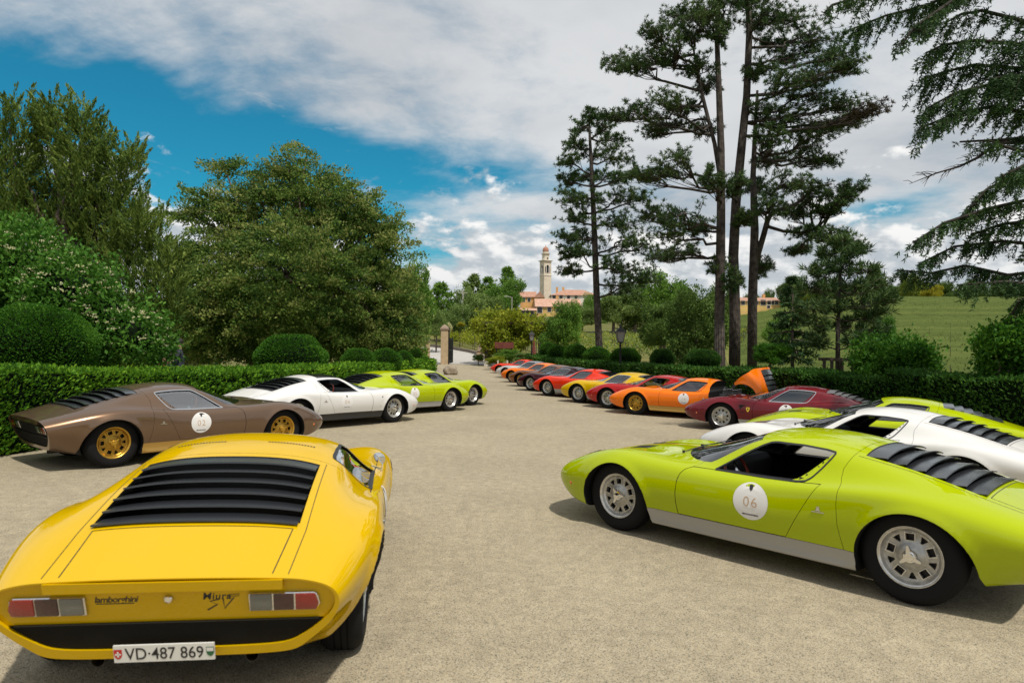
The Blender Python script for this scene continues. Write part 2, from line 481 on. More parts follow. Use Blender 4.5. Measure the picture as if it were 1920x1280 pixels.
def skin_grid(name, f, nu, nv, thick=0.0):
    """grid of skin points f(u,v) -> mesh (thick>0 gives a solid sheet going inwards)"""
    V = [f(i/(nu-1), j/(nv-1)) for i in range(nu) for j in range(nv)]
    F = [(i*nv+j, (i+1)*nv+j, (i+1)*nv+j+1, i*nv+j+1) for i in range(nu-1) for j in range(nv-1)]
    me = mesh_np(name, V, F)
    bm = bmesh.new(); bm.from_mesh(me); bmesh.ops.recalc_face_normals(bm, faces=bm.faces)
    if thick: bmesh.ops.solidify(bm, geom=bm.faces[:], thickness=thick)
    bm.to_mesh(me); bm.free(); me.update(); me.shade_smooth(); me.set_sharp_from_angle(angle=rad(40))
    return me
def lerp_poly(pts, t):
    """point at fraction t along a polyline (by index length)"""
    d = [0]
    for a, b in zip(pts, pts[1:]): d.append(d[-1] + math.dist(a, b))
    q = t*d[-1]
    for i in range(len(pts)-1):
        if q <= d[i+1] + 1e-9:
            u = (q-d[i])/max(d[i+1]-d[i], 1e-9)
            return tuple(a+(b-a)*u for a, b in zip(pts[i], pts[i+1]))
    return pts[-1]
def side_ribbon(pts, s, w, h=0.0015, step=0.02):
    """thin raised strip following (x,z) points on the car's side"""
    L = sum(math.dist(a, b) for a, b in zip(pts, pts[1:])); n = max(3, int(L/step))
    P = [lerp_poly(pts, i/n) for i in range(n+1)]
    V = []; F = []
    for i, (x, z) in enumerate(P):
        a = P[max(i-1, 0)]; b = P[min(i+1, n)]
        tx, tz = b[0]-a[0], b[1]-a[1]; l = math.hypot(tx, tz); nx_, nz_ = -tz/l, tx/l
        V += [skin_side(x+nx_*w/2, z+nz_*w/2, s, h), skin_side(x-nx_*w/2, z-nz_*w/2, s, h)]
    for i in range(n): F.append((2*i, 2*i+1, 2*i+3, 2*i+2))
    return V, F

def arch_poly(a, grow=0.0, n=28):
    cx, cz, r = a; r = r+grow
    rear = [(cx-r-.035, .19), (cx-r-.075, .12), (cx-r-.075, -.1)] if cx > 0 else [(cx-r-.02, .22), (cx-r-.06, .12), (cx-r-.06, -.1)]
    return [(cx+r-.02, -.1), (cx+r-.02, .14)] + [(cx+r*math.cos(t), cz+r*math.sin(t)) for t in np.linspace(0, math.pi, n)] + rear

# side-view outlines measured on the photograph
WIN = [(.225,.728),(.03,.868),(-.10,.950),(-.155,.976),(-.20,.983),(-.42,.982),(-.60,.969),(-.672,.957),(-.66,.925),(-.61,.845),(-.56,.775),(-.525,.748),(-.47,.738),(-.20,.730)]
GLASS_REAR = [(-.655,.957),(-.575,.872),(-.51,.805),(-.45,.755),(-.40,.737)]
DOOR = [(.537,.306),(.548,.40),(.550,.50),(.540,.60),(.520,.66),(.488,.70),(.440,.722),(.40,.7235),(-.20,.7255),(-.50,.733),(-.60,.741),(-.655,.744),(-.575,.60),(-.415,.306)]
FRONT_EDGE = [(.537,-.2),(.537,.306),(.548,.40),(.550,.50),(.540,.60),(.520,.66),(.488,.70),(.440,.722),(.405,.74),(.385,.78),(.385,1.4)]
REAR_EDGE = [(-.845,-.2),(-.843,.31),(-.808,.48),(-.798,.62),(-.800,.74),(-.772,.80),(-.765,.86),(-.80,.96),(-.815,1.0),(-.815,1.4)]
WS_BASE = [(.80,0),(.785,.15),(.745,.30),(.67,.45),(.60,.54),(.50,.625),(.40,.675),(.32,.695)]
WS_TOP = [(.005,0),(.003,.15),(-.005,.30),(-.02,.40),(-.038,.475),(-.05,.505),(-.05,.51),(-.05,.515)]

def offset_poly(poly, d):
    """grow (d>0) a polygon"""
    n = len(poly)
    area = sum(poly[i][0]*poly[(i+1) % n][1]-poly[(i+1) % n][0]*poly[i][1] for i in range(n))
    sg = 1 if area > 0 else -1; out = []
    for i in range(n):
        p0, p1, p2 = poly[i-1], poly[i], poly[(i+1) % n]
        def nrm(a, b):
            l = math.hypot(b[0]-a[0], b[1]-a[1]) or 1e-9
            return ((b[1]-a[1])/l*sg, -(b[0]-a[0])/l*sg)
        n1, n2 = nrm(p0, p1), nrm(p1, p2); bx, by = n1[0]+n2[0], n1[1]+n2[1]
        l2 = bx*bx+by*by or 1e-9; k = min(2*d/l2, 2.5*abs(d)) if d > 0 else max(2*d/l2, -2.5*abs(d))
        out.append((p1[0]+bx*k, p1[1]+by*k))
    return out

def cabin_void():
    R = []
    src = {x: h for x, h in STN}
    xs = [.80, .75, .50, .25, .02, -.20, -.45, -.70, -.74]
    def half(x):
        if x in src: return src[x]
        ks = sorted(src); lo = max(k for k in ks if k <= x); hi = min(k for k in ks if k >= x); t = (x-lo)/(hi-lo)
        return [tuple(a+(b-a)*t for a, b in zip(p, q)) for p, q in zip(src[lo], src[hi])]
    for x in xs:
        h = half(x); e = .028
        ring = [(0, .20), (.66, .20), (.80, .32), (.835, .50), (.815, .64), (h[6][0]-.045, h[6][1]-.028), (h[7][0]-e, h[7][1]-.018), (h[8][0]-e, h[8][1]-.03), (h[9][0], h[9][1]-.034), (0, h[10][1]-.034)]
        R.append([(x, y, z) for y, z in ring] + [(x, -y, z) for y, z in ring[-2:0:-1]])
    nr = len(R[0]); V = [p for r in R for p in r]
    F = [(i*nr+k, (i+1)*nr+k, (i+1)*nr+(k+1) % nr, i*nr+(k+1) % nr) for i in range(len(R)-1) for k in range(nr)]
    F += [tuple(range(nr))[::-1], tuple((len(R)-1)*nr+k for k in range(nr))]
    return mesh_np('void', V, F)
def engine_void():
    R = []
    for x, top, hw in ((-.80, .93, .56), (-1.0, .92, .56), (-1.25, .86, .56), (-1.5, .79, .56), (-1.62, .755, .54), (-1.80, .70, .50)):
        ring = [(-hw, .1), (hw, .1), (hw, top-.06), (hw*.6, top), (-hw*.6, top), (-hw, top-.06)]
        R.append([(x, y, z) for y, z in ring])
    nr = 6; V = [p for r in R for p in r]
    F = [(i*nr+k, (i+1)*nr+k, (i+1)*nr+(k+1) % nr, i*nr+(k+1) % nr) for i in range(len(R)-1) for k in range(nr)]
    F += [tuple(range(nr))[::-1], tuple((len(R)-1)*nr+k for k in range(nr))]
    return mesh_np('void', V, F)
def tail_x(z): return -2.065 + (0.66-z)*0.36
def tail_ring(inset, n=72):
    """outline of the body near the tail in (y,z), shrunk by inset"""
    S = body_points(132, 132); i = int(np.argmin(np.abs(S[:, 0, 0]+2.03)))
    poly = [(p[1], p[2]) for p in S[i]]
    return offset_poly(poly, -inset)
def xprism(poly, fa, fb):
    n = len(poly); V = [(fa(z), y, z) for y, z in poly]+[(fb(z), y, z) for y, z in poly]
    F = [tuple(range(n)), tuple(range(n, 2*n))[::-1]]+[(i, n+i, n+(i+1) % n, (i+1) % n) for i in range(n)]
    return mesh_np('p', V, F)
def clip_poly(poly, zmax=None, zmin=None):
    for lim, keep in ((zmax, -1), (zmin, 1)):
        if lim is None: continue
        out = []
        for i in range(len(poly)):
            a, b = poly[i], poly[(i+1) % len(poly)]
            ia, ib = (a[1]-lim)*keep >= 0, (b[1]-lim)*keep >= 0
            if ia: out.append(a)
            if ia != ib:
                t = (lim-a[1])/(b[1]-a[1]); out.append((a[0]+(b[0]-a[0])*t, lim))
        poly = out
    return poly

SLAT_X0, SLAT_X1, SLAT_HW = -.865, -1.615, .50
def make_panels():
    G = 0.0032
    # tail cut, recess, wheel wells and arches, cabin, engine bay, openings
    tailcut = MB().prism([(-2.075, .95), (-2.075, .69), (tail_x(.16), .16), (-1.80, -.1), (-3, -.1), (-3, .95)], -1.2, 1.2).mesh('c')
    cut = [tailcut, xprism(tail_ring(.015), lambda z: tail_x(z)+.032, lambda z: -2.6)]
    cut.append(cabin_void()); cut.append(engine_void())
    for a, hx in ((FA, 1.252), (RA, -1.252)):
        for s in (1, -1):
            cut.append(MB().prism(arch_poly(a), s*.60, s*1.2).mesh('c'))
            cut.append(MB().lathe([(.352, .46), (.352, .795)], 40, 'y', (hx, 0, .33)).mesh('c') if s > 0 else MB().lathe([(.352, -.795), (.352, -.46)], 40, 'y', (hx, 0, .33)).mesh('c'))
    for s in (1, -1): cut.append(MB().prism(WIN, s*.42, s*1.2).mesh('c'))
    ws = [(x, y) for x, y in WS_BASE] + [(x, y) for x, y in WS_TOP[:6][::-1]]
    full = ws + [(x, -y) for x, y in ws[::-1]][1:-1]
    seen = []
    for q in full:
        if not seen or math.dist(q, seen[-1]) > 1e-4: seen.append(q)
    cut.append(MB().prism(seen, .62, 1.4, 'z').mesh('c'))
    sl = [(SLAT_X0-.004, SLAT_HW), (SLAT_X1+.01, SLAT_HW), (SLAT_X1+.01, -SLAT_HW), (SLAT_X0-.004, -SLAT_HW)]
    cut.append(MB().prism(sl, .55, 1.4, 'z').mesh('c'))
    shell = boolean(BODY.copy(), cut)
    out = {}
    big = lambda e, far: e + [(far, 1.4), (far, -.2)]
    front = MB().prism(big(FRONT_EDGE, 3), -1.5, 1.5).mesh('c')
    rear = MB().prism(big(REAR_EDGE, -3.2), -1.5, 1.5).mesh('c')
    def gapped(edge, dx): return [(x+dx, z) for x, z in edge]
    out['front_clamshell'] = boolean(shell.copy(), [MB().prism(big(gapped(FRONT_EDGE, G), 3), -1.5, 1.5).mesh('c')], 'INTERSECT')
    out['rear_clamshell'] = boolean(shell.copy(), [MB().prism(big(gapped(REAR_EDGE, -G), -3.2), -1.5, 1.5).mesh('c')], 'INTERSECT')
    mid = boolean(shell.copy(), [front, rear])
    sillb = lambda s: MB().box(-1.2, 1.2, .60 if s > 0 else -1.3, 1.3 if s > 0 else -.60, -.1, .302).mesh('c')
    for s, t in ((1, 'l'), (-1, 'r')):
        out['door_'+t] = boolean(mid.copy(), [MB().prism(offset_poly(DOOR, -G), s*.55, s*1.2).mesh('c')], 'INTERSECT')
        out['sill_'+t] = boolean(boolean(shell.copy(), [sillb(s)], 'INTERSECT'), [MB().box(-.925, .865, -1.5, 1.5, -.5, 1).mesh('c')], 'INTERSECT')
    cutters = [MB().prism(offset_poly(DOOR, .0005), s*.55, s*1.2).mesh('c') for s in (1, -1)]
    cutters += [MB().box(-1.2, 1.2, .60, 1.3, -.1, .305).mesh('c'), MB().box(-1.2, 1.2, -1.3, -.60, -.1, .305).mesh('c')]
    out['cabin_shell'] = boolean(mid, cutters)
    for k in ('front_clamshell', 'rear_clamshell'):      # sills run past the clam edges to the arches
        out[k] = boolean(out[k], [MB().box(-.95, .89, .60, 1.3, -.1, .305).mesh('c'), MB().box(-.95, .89, -1.3, -.60, -.1, .305).mesh('c')])
    return {k: finish_panel(m, k) for k, m in out.items()}
# ------------------------------------------------------------------ car materials
M = {}
M['trim'] = mat('black_trim_and_gap_shade', (.012, .012, .013), .45)
M['slat'] = mat('slat_black', (.020, .023, .028), .4, coat=1.0, coat_rough=.22)
M['slat_grey'] = mat('slat_grey', (.30, .30, .31), .35, metal=.6)
M['rubber'] = mat('rubber', (.007, .007, .0075), .85, spec=.25, bump=.15, bscale=220)
M['dark'] = mat('vent_shade', (.006, .006, .007), .9)  # near-black paint standing in for the shade inside vent openings
M['chrome'] = mat('chrome', (.75, .75, .75), .08, metal=1.0)
M['silver'] = mat('wheel_silver', (.64, .625, .59), .30, metal=.75, var=.12, scale=30)
M['gold'] = mat('wheel_gold', (.60, .36, .055), .30, metal=.8, var=.12, scale=30)
M['silver_dark'] = mat('wheel_silver_dark', (.40, .395, .375), .38, metal=.75, var=.15, scale=30)  # darker copy of the silver, painting shade into the recessed wheel disc
M['gold_dark'] = mat('wheel_gold_dark', (.42, .24, .035), .38, metal=.8, var=.15, scale=30)  # the gold counterpart, shade painted into the recessed disc
M['sill_silver'] = mat('sill_silver', (.36, .36, .35), .36, metal=.5)
M['sill_gold'] = mat('sill_gold', (.52, .32, .09), .34, metal=.6)
M['sill_black'] = mat('sill_black', (.02, .02, .018), .4)
M['glass'] = glass_mat('car_glass', (.70, .80, .78), boost=2.2)
M['glass_ws'] = glass_mat('windscreen_glass', (.62, .72, .74), boost=1.15)
M['glass_teal_reflection'] = glass_mat('teal_reflection_glass', (.60, .80, .80), boost=4.5)  # teal tint and strong gloss put sky and hedge reflections into the glass
M['leather'] = mat('black_leather', (.02, .018, .017), .5, bump=.2, bscale=90)
M['tan'] = mat('tan_leather', (.32, .13, .05), .5, bump=.2, bscale=90)
M['redleather'] = mat('red_leather', (.30, .035, .02), .5, bump=.2, bscale=90)
M['wood'] = mat('red_wood_rim', (.36, .05, .02), .3, coat=.8)
M['white'] = mat('sticker_white', (.72, .71, .70), .45)
M['stick_gold'] = mat('sticker_gold', (.48, .27, .11), .5)
M['ink'] = mat('ink', (.02, .018, .02), .5)
M['lens_red'] = mat('lens_red', (.24, .005, .003), .12, coat=1, bump=.35, bscale=150)
M['lens_dark'] = mat('lens_dark_red', (.035, .0015, .003), .12, coat=1, bump=.35, bscale=150)
M['lens_clear'] = mat('lens_clear', (.13, .135, .12), .15, coat=1, bump=.35, bscale=150)
M['amber'] = mat('amber', (.65, .16, .02), .2, coat=1)
M['plate'] = mat('plate_white', (.74, .74, .71), .4)
M['swiss_red'] = mat('swiss_red', (.55, .02, .02), .4)
M['vaud_green'] = mat('vaud_green', (.02, .13, .05), .4)
M['mesh'] = mat('grille_black', (.003, .0035, .004), .7, spec=.2, bump=.5, bscale=300)
M['engine'] = mat('engine_metal', (.10, .10, .105), .4, metal=.7, var=.3, scale=20)
M['exhaust'] = mat('exhaust', (.05, .046, .042), .5, metal=.8)
M['yellow_badge'] = mat('yellow_badge', (.75, .55, .03), .35)

def text_mesh(txt, size, depth=0.0, shear=0.0, bold=0.0, align='CENTER', space=1.0):
    c = bpy.data.curves.new('txt', 'FONT'); c.body = txt; c.size = size; c.align_x = align; c.align_y = 'CENTER'
    c.shear = shear; c.offset = bold; c.extrude = depth; c.resolution_u = 4; c.space_character = space
    o = bpy.data.objects.new('txt', c); COL.objects.link(o)
    me = bpy.data.meshes.new_from_object(o.evaluated_get(bpy.context.evaluated_depsgraph_get()))
    bpy.data.objects.remove(o)
    bm = bmesh.new(); bm.from_mesh(me); bmesh.ops.triangulate(bm, faces=bm.faces)
    bm.to_mesh(me); bm.free()
    return [tuple(v.co) for v in me.vertices], [tuple(p.vertices) for p in me.polygons]

CAR = {}          # shared meshes
def carmesh():
    pan = make_panels()
    CAR.update(pan)
    # glass
    wsb, wst = WS_BASE, WS_TOP
    def fws(u, v):
        t = abs(2*u-1); s = 1 if u >= .5 else -1
        a = lerp_poly(wsb, t); b = lerp_poly([(.005, 0), (.003, .15), (-.005, .30), (-.02, .40), (-.045, .508)], t)
        v = -.012 + v*1.024
        return skin_top(a[0]+(b[0]-a[0])*v, (a[1]+(b[1]-a[1])*v)*s, -.006)
    CAR['windscreen'] = skin_grid('windscreen', fws, 41, 17)
    base = [(.225, .728), (-.10, .729), (-.40, .737)]
    topl = [(.225, .728), (.03, .868), (-.10, .950), (-.155, .972), (-.20, .978), (-.42, .977), (-.655, .957)]
    for s, t in ((1, 'l'), (-1, 'r')):
        def fsw(u, v, s=s):
            # columns from front edge to rear edge of the glass; rows base->top
            b = lerp_poly([(.225, .724), (-.40, .732)], u)
            fr = lerp_poly([(.225, .726), (.03, .868), (-.10, .953), (-.17, .978)], v)
            re = lerp_poly([(-.40, .733), (-.45, .752), (-.51, .802), (-.575, .870), (-.66, .960)], v)
            x = fr[0]+(re[0]-fr[0])*u; z = fr[1]+(re[1]-fr[1])*u + .012*math.sin(math.pi*u)*v
            if v == 0: x, z = b
            return skin_side(x, z, s, -.010)
        CAR['side_window_'+t] = skin_grid('side_window', fsw, 25, 13)
        V, F = side_ribbon(offset_poly(WIN, .005)+[offset_poly(WIN, .005)[0]], s, .013, .003)
        me = mesh_np('window_trim', V, F)
        CAR['trim_'+t] = me
        # flat dark faces painting the shade in louvre slots behind the side glass
        fins = MB()
        for k in range(6):
            q = .10+.155*k
            a = lerp_poly([(-.515, .745), (-.56, .775), (-.61, .845), (-.664, .94)], q)
            b = lerp_poly([(-.405, .739), (-.45, .757), (-.51, .805), (-.575, .872), (-.650, .952)], q)
            m_ = (a[0]*.35+b[0]*.65, a[1]*.35+b[1]*.65)
            e_ = (a[0]*.72+b[0]*.28, a[1]*.72+b[1]*.28)
            fins.add([skin_side(x_, z_, s, -.0015) for x_, z_ in ((m_[0], m_[1]-.004), (m_[0]-.004, m_[1]+.014), (e_[0], e_[1]+.006))], [(0, 1, 2)])
        CAR['fins_'+t] = solid(fins.mesh('vent_slot_shade'))
        bp = MB()
        pts = [(-.405, .736), (-.46, .755), (-.52, .805), (-.585, .872), (-.66, .957), (-.675, .957), (-.61, .845), (-.56, .770), (-.525, .745)]
        bp.add([skin_side(x, z, s, -.004) for x, z in pts], [tuple(range(len(pts)))])
        CAR['ventback_'+t] = bp.mesh('vent_back')
    # slats
    for k in range(6):
        x0 = SLAT_X0-.1255*k; x1 = x0-.150
        def fs(u, v, x0=x0, x1=x1):
            y = (2*u-1)*(SLAT_HW-.006); x = x0+(x1-x0)*v
            b0 = skin_top(x0, y).z-.030*(1 if x0 < SLAT_X0-.01 else .25); b1 = skin_top(x1, y).z+.021
            return Vector((x, y, b0+(b1-b0)*v))
        me = skin_grid('slat', fs, 25, 5, .004)
        # turned-down rear lip
        mb = MB(); lip = []
        for i in range(25):
            y = (2*i/24-1)*(SLAT_HW-.006); z = skin_top(x1, y).z+.021
            lip += [(x1, y, z), (x1-.001, y, z-.009), (x1+.004, y, z-.009)]
        F = []
        for i in range(24):
            for a, b in ((0, 1), (1, 2), (2, 0)): F.append((3*i+a, 3*i+b, 3*i+3+b, 3*i+3+a))
        mb.add(lip, F)
        bm = bmesh.new(); bm.from_mesh(me); bm.from_mesh(mb.mesh('l')); bm.to_mesh(me); bm.free()
        me.shade_smooth(); me.set_sharp_from_angle(angle=rad(35))
        CAR['slat%d' % k] = me
    # deck lines
    def top_line(pts, w, h=.0012, step=.03):
        n = max(2, int(sum(math.dist(a, b) for a, b in zip(pts, pts[1:]))/step)); V = []; F = []
        P = [lerp_poly(pts, i/n) for i in range(n+1)]
        for i, (x, y) in enumerate(P):
            a = P[max(i-1, 0)]; b = P[min(i+1, n)]; l = math.dist(a, b); nx_, ny_ = -(b[1]-a[1])/l, (b[0]-a[0])/l
            V += [skin_top(x+nx_*w/2, y+ny_*w/2, h), skin_top(x-nx_*w/2, y-ny_*w/2, h)]
        for i in range(n): F.append((2*i, 2*i+1, 2*i+3, 2*i+2))
        return V, F
    mb = MB()
    for s in (1, -1):
        mb.add(*top_line([(-1.66, s*.475), (-2.03, s*.45)], .005))
        mb.add(*top_line([(-.83, s*.535), (-1.66, s*.540), (-2.03, s*.520)], .004))
    mb.add(*top_line([(-1.66, -.475), (-1.66, .475)], .005))
    CAR['deck_lines'] = mb.mesh('deck_seam')
    CAR['roof_panel'] = skin_grid('roof_panel', lambda u, v: skin_top(-.60+.64*u, (2*v-1)*(.47+.02*math.sin(u*3)), .003), 15, 21)
    # roof vents: a row of small slots each side
    mb = MB()
    for s in (1, -1):
        for k in range(16):
            y = s*(.14+.019*k)
            V = [skin_top(-.56+dx, y+dy, .0018) for dx, dy in ((0, 0), (-.022, 0), (-.022, .011), (0, .011))]
            mb.add(V, [(0, 1, 2, 3)] if s > 0 else [(0, 1, 2, 3)])
    CAR['roof_vents'] = mb.mesh('roof_vent')
    # headlights: ellipse flush with the nose
    for s, t in ((1, 'l'), (-1, 'r')):
        def ring(r0, r1, h0, h1, n=32):
            V = []; F = []
            for r, h in ((r0, h0), (r1, h1)):
                for k in range(n):
                    a = 2*math.pi*k/n
                    V.append(skin_top(1.70+.135*r*math.cos(a), s*(.50+.088*r*math.sin(a)), h))
            for k in range(n): F.append((k, (k+1) % n, n+(k+1) % n, n+k))
            return V, F
        mb = MB(); mb.add(*ring(1, .72, .003, .004)); mb.add(*ring(1.0, 1.04, .003, .0005))
        for k in range(9):
            a0 = rad(60+30*k*.67)
            for rr in (1,):
                p = [skin_top(1.70+.135*r*math.cos(a0+da), s*(.50+.088*r*math.sin(a0+da)), h) for r, da, h in ((1.02, -.03, .004), (1.02, .03, .004), (1.28, .03, .008), (1.28, -.03, .008))]
                mb.add(p, [(0, 1, 2, 3)])
        CAR['headlight_'+t] = solid(mb.mesh('headlight'))
        mb = MB(); V, F = ring(.74, .01, .005, .016); mb.add(V, F)
        CAR['hl_lens_'+t] = solid(mb.mesh('lens'))
        # hood vents
        mb = MB()
        for k in range(7):
            x = 1.24+.030*k
            V = [skin_top(x+dx, s*yy, h) for dx, h in ((0, .003), (.020, .003)) for yy in (.11, .20, .31)]
            mb.add(V, [(0, 1, 4, 3), (1, 2, 5, 4)])
        CAR['hoodvent_'+t] = solid(mb.mesh('hood_vent'))
    # wheel
    for nm, wd in (('f', 1.0), ('r', 1.14)):
        pr = [(.200, -.006), (.214, .004), (.235, .010), (.268, .013), (.296, .007), (.317, -.010), (.329, -.026), (.3335, -.036),
              (.3345, -.052), (.328, -.053), (.328, -.059), (.3345, -.060), (.335, -.082), (.328, -.083), (.328, -.090), (.335, -.091), (.335, -.114), (.328, -.115), (.328, -.121), (.3345, -.122),
              (.3335, -.145), (.329, -.156), (.317, -.172), (.296, -.186), (.262, -.192), (.225, -.186), (.200, -.176)]
        me = MB().lathe([(r, y*wd) for r, y in pr], 64, 'y', closed=True).mesh('tyre')
        me = solid(me); me.shade_smooth(); me.set_sharp_from_angle(angle=rad(38)); CAR['tyre_'+nm] = me
    disc = MB().lathe([(.03, -.012), (.060, -.014), (.085, -.030), (.105, -.040), (.150, -.044), (.172, -.040), (.172, -.062), (.150, -.064), (.105, -.060), (.060, -.05), (.03, -.05)], 60, 'y').mesh('disc')
    cut = []
    for k in range(5):
        a = 2*math.pi*k/5+.2
        def rot(pts, a=a): return [(x*math.cos(a)-z*math.sin(a), x*math.sin(a)+z*math.cos(a)) for x, z in pts]
        cut.append(MB().prism(rot([(.108, -.028), (.157, -.030), (.157, .030), (.108, .028)]), -.2, .1).mesh('c'))
        a2 = a+math.pi/5
        cut.append(MB().prism([(x*math.cos(a2)-z*math.sin(a2), x*math.sin(a2)+z*math.cos(a2)) for x, z in [(.112, -.006), (.155, -.026), (.158, 0), (.155, .026), (.112, .006)]], -.2, .1).mesh('c'))
    disc = boolean(disc, cut)
    rim = MB().lathe([(.172, -.041), (.180, -.034), (.186, -.020), (.192, -.010), (.200, -.006), (.205, .001), (.209, .001), (.210, -.006), (.204, -.012), (.196, -.04), (.190, -.17), (.185, -.17), (.182, -.06), (.172, -.06)], 64, 'y', closed=True)
    for k in range(5):      # raised frames round the five openings and ribs
        a = 2*math.pi*k/5+.2
        fr = [(.104, -.033), (.161, -.036), (.161, .036), (.104, .033)]; fi = [(.1085, -.027), (.1565, -.029), (.1565, .029), (.1085, .027)]
        R = lambda p: (p[0]*math.cos(a)-p[1]*math.sin(a), p[0]*math.sin(a)+p[1]*math.cos(a))
        V = [(R(p)[0], y, R(p)[1]) for pp, y in ((fr, -.042), (fr, -.032), (fi, -.032), (fi, -.045)) for p in pp]
        F = [(j*4+i, j*4+(i+1) % 4, (j+1)*4+(i+1) % 4, (j+1)*4+i) for j in range(3) for i in range(4)]
        rim.add(V, F)
    for k in range(20):
        a = 2*math.pi*k/20
        rim.lathe([(.0045, -.045), (.0045, -.036), (.001, -.034)], 6, 'y', (.166*math.cos(a), 0, .166*math.sin(a)))
    rm = solid(rim.mesh('r'))
    nd = len(disc.polygons)
    bm = bmesh.new(); bm.from_mesh(disc); bm.from_mesh(rm); me = bpy.data.meshes.new('wheel'); bm.to_mesh(me); bm.free()
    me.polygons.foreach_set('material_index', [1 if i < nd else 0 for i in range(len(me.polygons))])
    me.shade_smooth(); me.set_sharp_from_angle(angle=rad(32)); CAR['wheel'] = me
    mb = MB().lathe([(.050, -.03), (.048, -.004), (.040, .006), (.030, .008), (.028, .016), (.001, .018)], 24, 'y')
    for k in range(3):
        a = 2*math.pi*k/3+.5; R = lambda x, z: (x*math.cos(a)-z*math.sin(a), x*math.sin(a)+z*math.cos(a))
        pts = [(.02, -.016), (.05, -.012), (.076, -.006), (.078, .006), (.05, .012), (.02, .016)]
        V = [(R(*p)[0], y, R(*p)[1]) for y in (-.004, .010) for p in pts]; n = 6
        mb.add(V, [tuple(range(n)), tuple(range(n, 2*n))[::-1]]+[(i, n+i, n+(i+1) % n, (i+1) % n) for i in range(n)])
    me = solid(mb.mesh('spinner')); me.shade_smooth(); me.set_sharp_from_angle(angle=rad(35)); CAR['spinner'] = me
    me = solid(MB().lathe([(.03, -.085), (.168, -.085), (.168, -.10), (.03, -.10)], 40, 'y', closed=True).mesh('brake')); CAR['brake'] = me
    # tail
    ring = tail_ring(.0165)
    CAR['tail_panel'] = solid(xprism(clip_poly(ring, zmin=.437), lambda z: tail_x(z)+.031, lambda z: tail_x(z)+.020))
    CAR['tail_grille'] = solid(xprism(clip_poly(tail_ring(.020), zmax=.430, zmin=.276), lambda z: tail_x(z)+.031, lambda z: tail_x(z)+.014))
    lowlip = clip_poly(ring, zmax=.281)
    CAR['tail_lip'] = solid(xprism(lowlip, lambda z: tail_x(z)+.031, lambda z: tail_x(z)+.004))
    CAR['grille_frame'] = solid(xprism([(-.655, .437), (.655, .437), (.650, .430), (-.650, .430)], lambda z: tail_x(z)+.031, lambda z: tail_x(z)+.010))
    fr = lambda y0, y1, z0, z1, d0, d1: xprism([(y0, z0), (y1, z0), (y1, z1), (y0, z1)], lambda z: tail_x(z)+d0, lambda z: tail_x(z)+d1)
    for s, t in ((1, 'l'), (-1, 'r')):
        e = [(.345, .480), (.648, .480), (.662, .512), (.652, .562), (.634, .574), (.345, .574)]
        CAR['tl_'+t] = bevel_mesh(solid(xprism([(s*y, z) for y, z in e], lambda z: tail_x(z)+.024, lambda z: tail_x(z)+.004)), .004, 1)
        for nm, y0, y1 in (('red', .552, .648), ('dark', .455, .546), ('clear', .352, .449)):
            p = [(y0, .486), (y1, .486), (y1+(.008 if nm == 'red' else 0), .52), (y1-(.006 if nm == 'red' else 0), .568), (y0, .568)]
            me = solid(xprism([(s*y, z) for y, z in p], lambda z: tail_x(z)+.018, lambda z: tail_x(z)-.004))
            me = bevel_mesh(me, .006, 2); me.shade_smooth(); me.set_sharp_from_angle(angle=rad(50)); CAR['lens_%s_%s' % (nm, t)] = me
    # tail spoiler lip under the deck edge
    CAR['deck_lip'] = solid(fr(-.50, .50, .598, .646, .031, -.012))
    CAR['tail_lock'] = solid(MB().lathe([(.018, 0), (.018, .012), (.012, .018), (.001, .018)], 16, 'x').mesh('lock'))
    def flat_to_tail(V, y0, z0, off):     # text drawn in (u,v): u to the right seen from behind = -y
        return [(tail_x(z0+v)-off, y0-u, z0+v) for u, v, *_ in V]
    mb = MB(); V, F = text_mesh('lamborghini', .043, shear=.25, bold=.0006, space=.9); mb.add(flat_to_tail(V, .222, .553, -.0185), [f[::-1] for f in F])
    V = [(-.085, -.018), (.075, -.018), (.075, -.022), (-.085, -.022)]; mb.add(flat_to_tail(V, .222, .553, -.0185), [(0, 1, 2, 3)])
    CAR['script_a'] = solid(mb.mesh('lettering'))
    mb = MB()
    V, F = text_mesh('Miura', .050, shear=.15, bold=.0006, space=1.08); mb.add(flat_to_tail(V, -.205, .558, -.0185), [f[::-1] for f in F])
    def strokes(pts, y0, z0, w=.007):
        V = []; n = len(pts)
        for i, (u, v) in enumerate(pts):
            a = pts[max(i-1, 0)]; b = pts[min(i+1, n-1)]; l = math.dist(a, b) or 1; nx_, ny_ = -(b[1]-a[1])/l*w/2, (b[0]-a[0])/l*w/2
            V += [(u+nx_, v+ny_), (u-nx_, v-ny_)]
        mb.add(flat_to_tail(V, y0, z0, -.0185), [(2*i, 2*i+1, 2*i+3, 2*i+2) for i in range(n-1)])
    strokes([(.026, .022), (-.016, .010), (.016, -.006), (-.028, -.034)], -.190, .522, .007)
    strokes([(-.020, .022), (-.016, -.030), (.028, .026)], -.252, .524, .006)
    strokes([(.045, .008), (.098, .010), (.100, .020), (.055, .018)], -.205, .548, .003)
    CAR['script_b'] = solid(mb.mesh('lettering'))
    # number plate, one mesh with five colours
    mb = MB(); Y0, Z0 = .02, .298
    PX = lambda z: -1.985+(0.36-z)*.30
    def pl(V, off): return [(PX(Z0+v)-off, Y0-u, Z0+v) for u, v, *_ in V]
    w, h = .215, .043
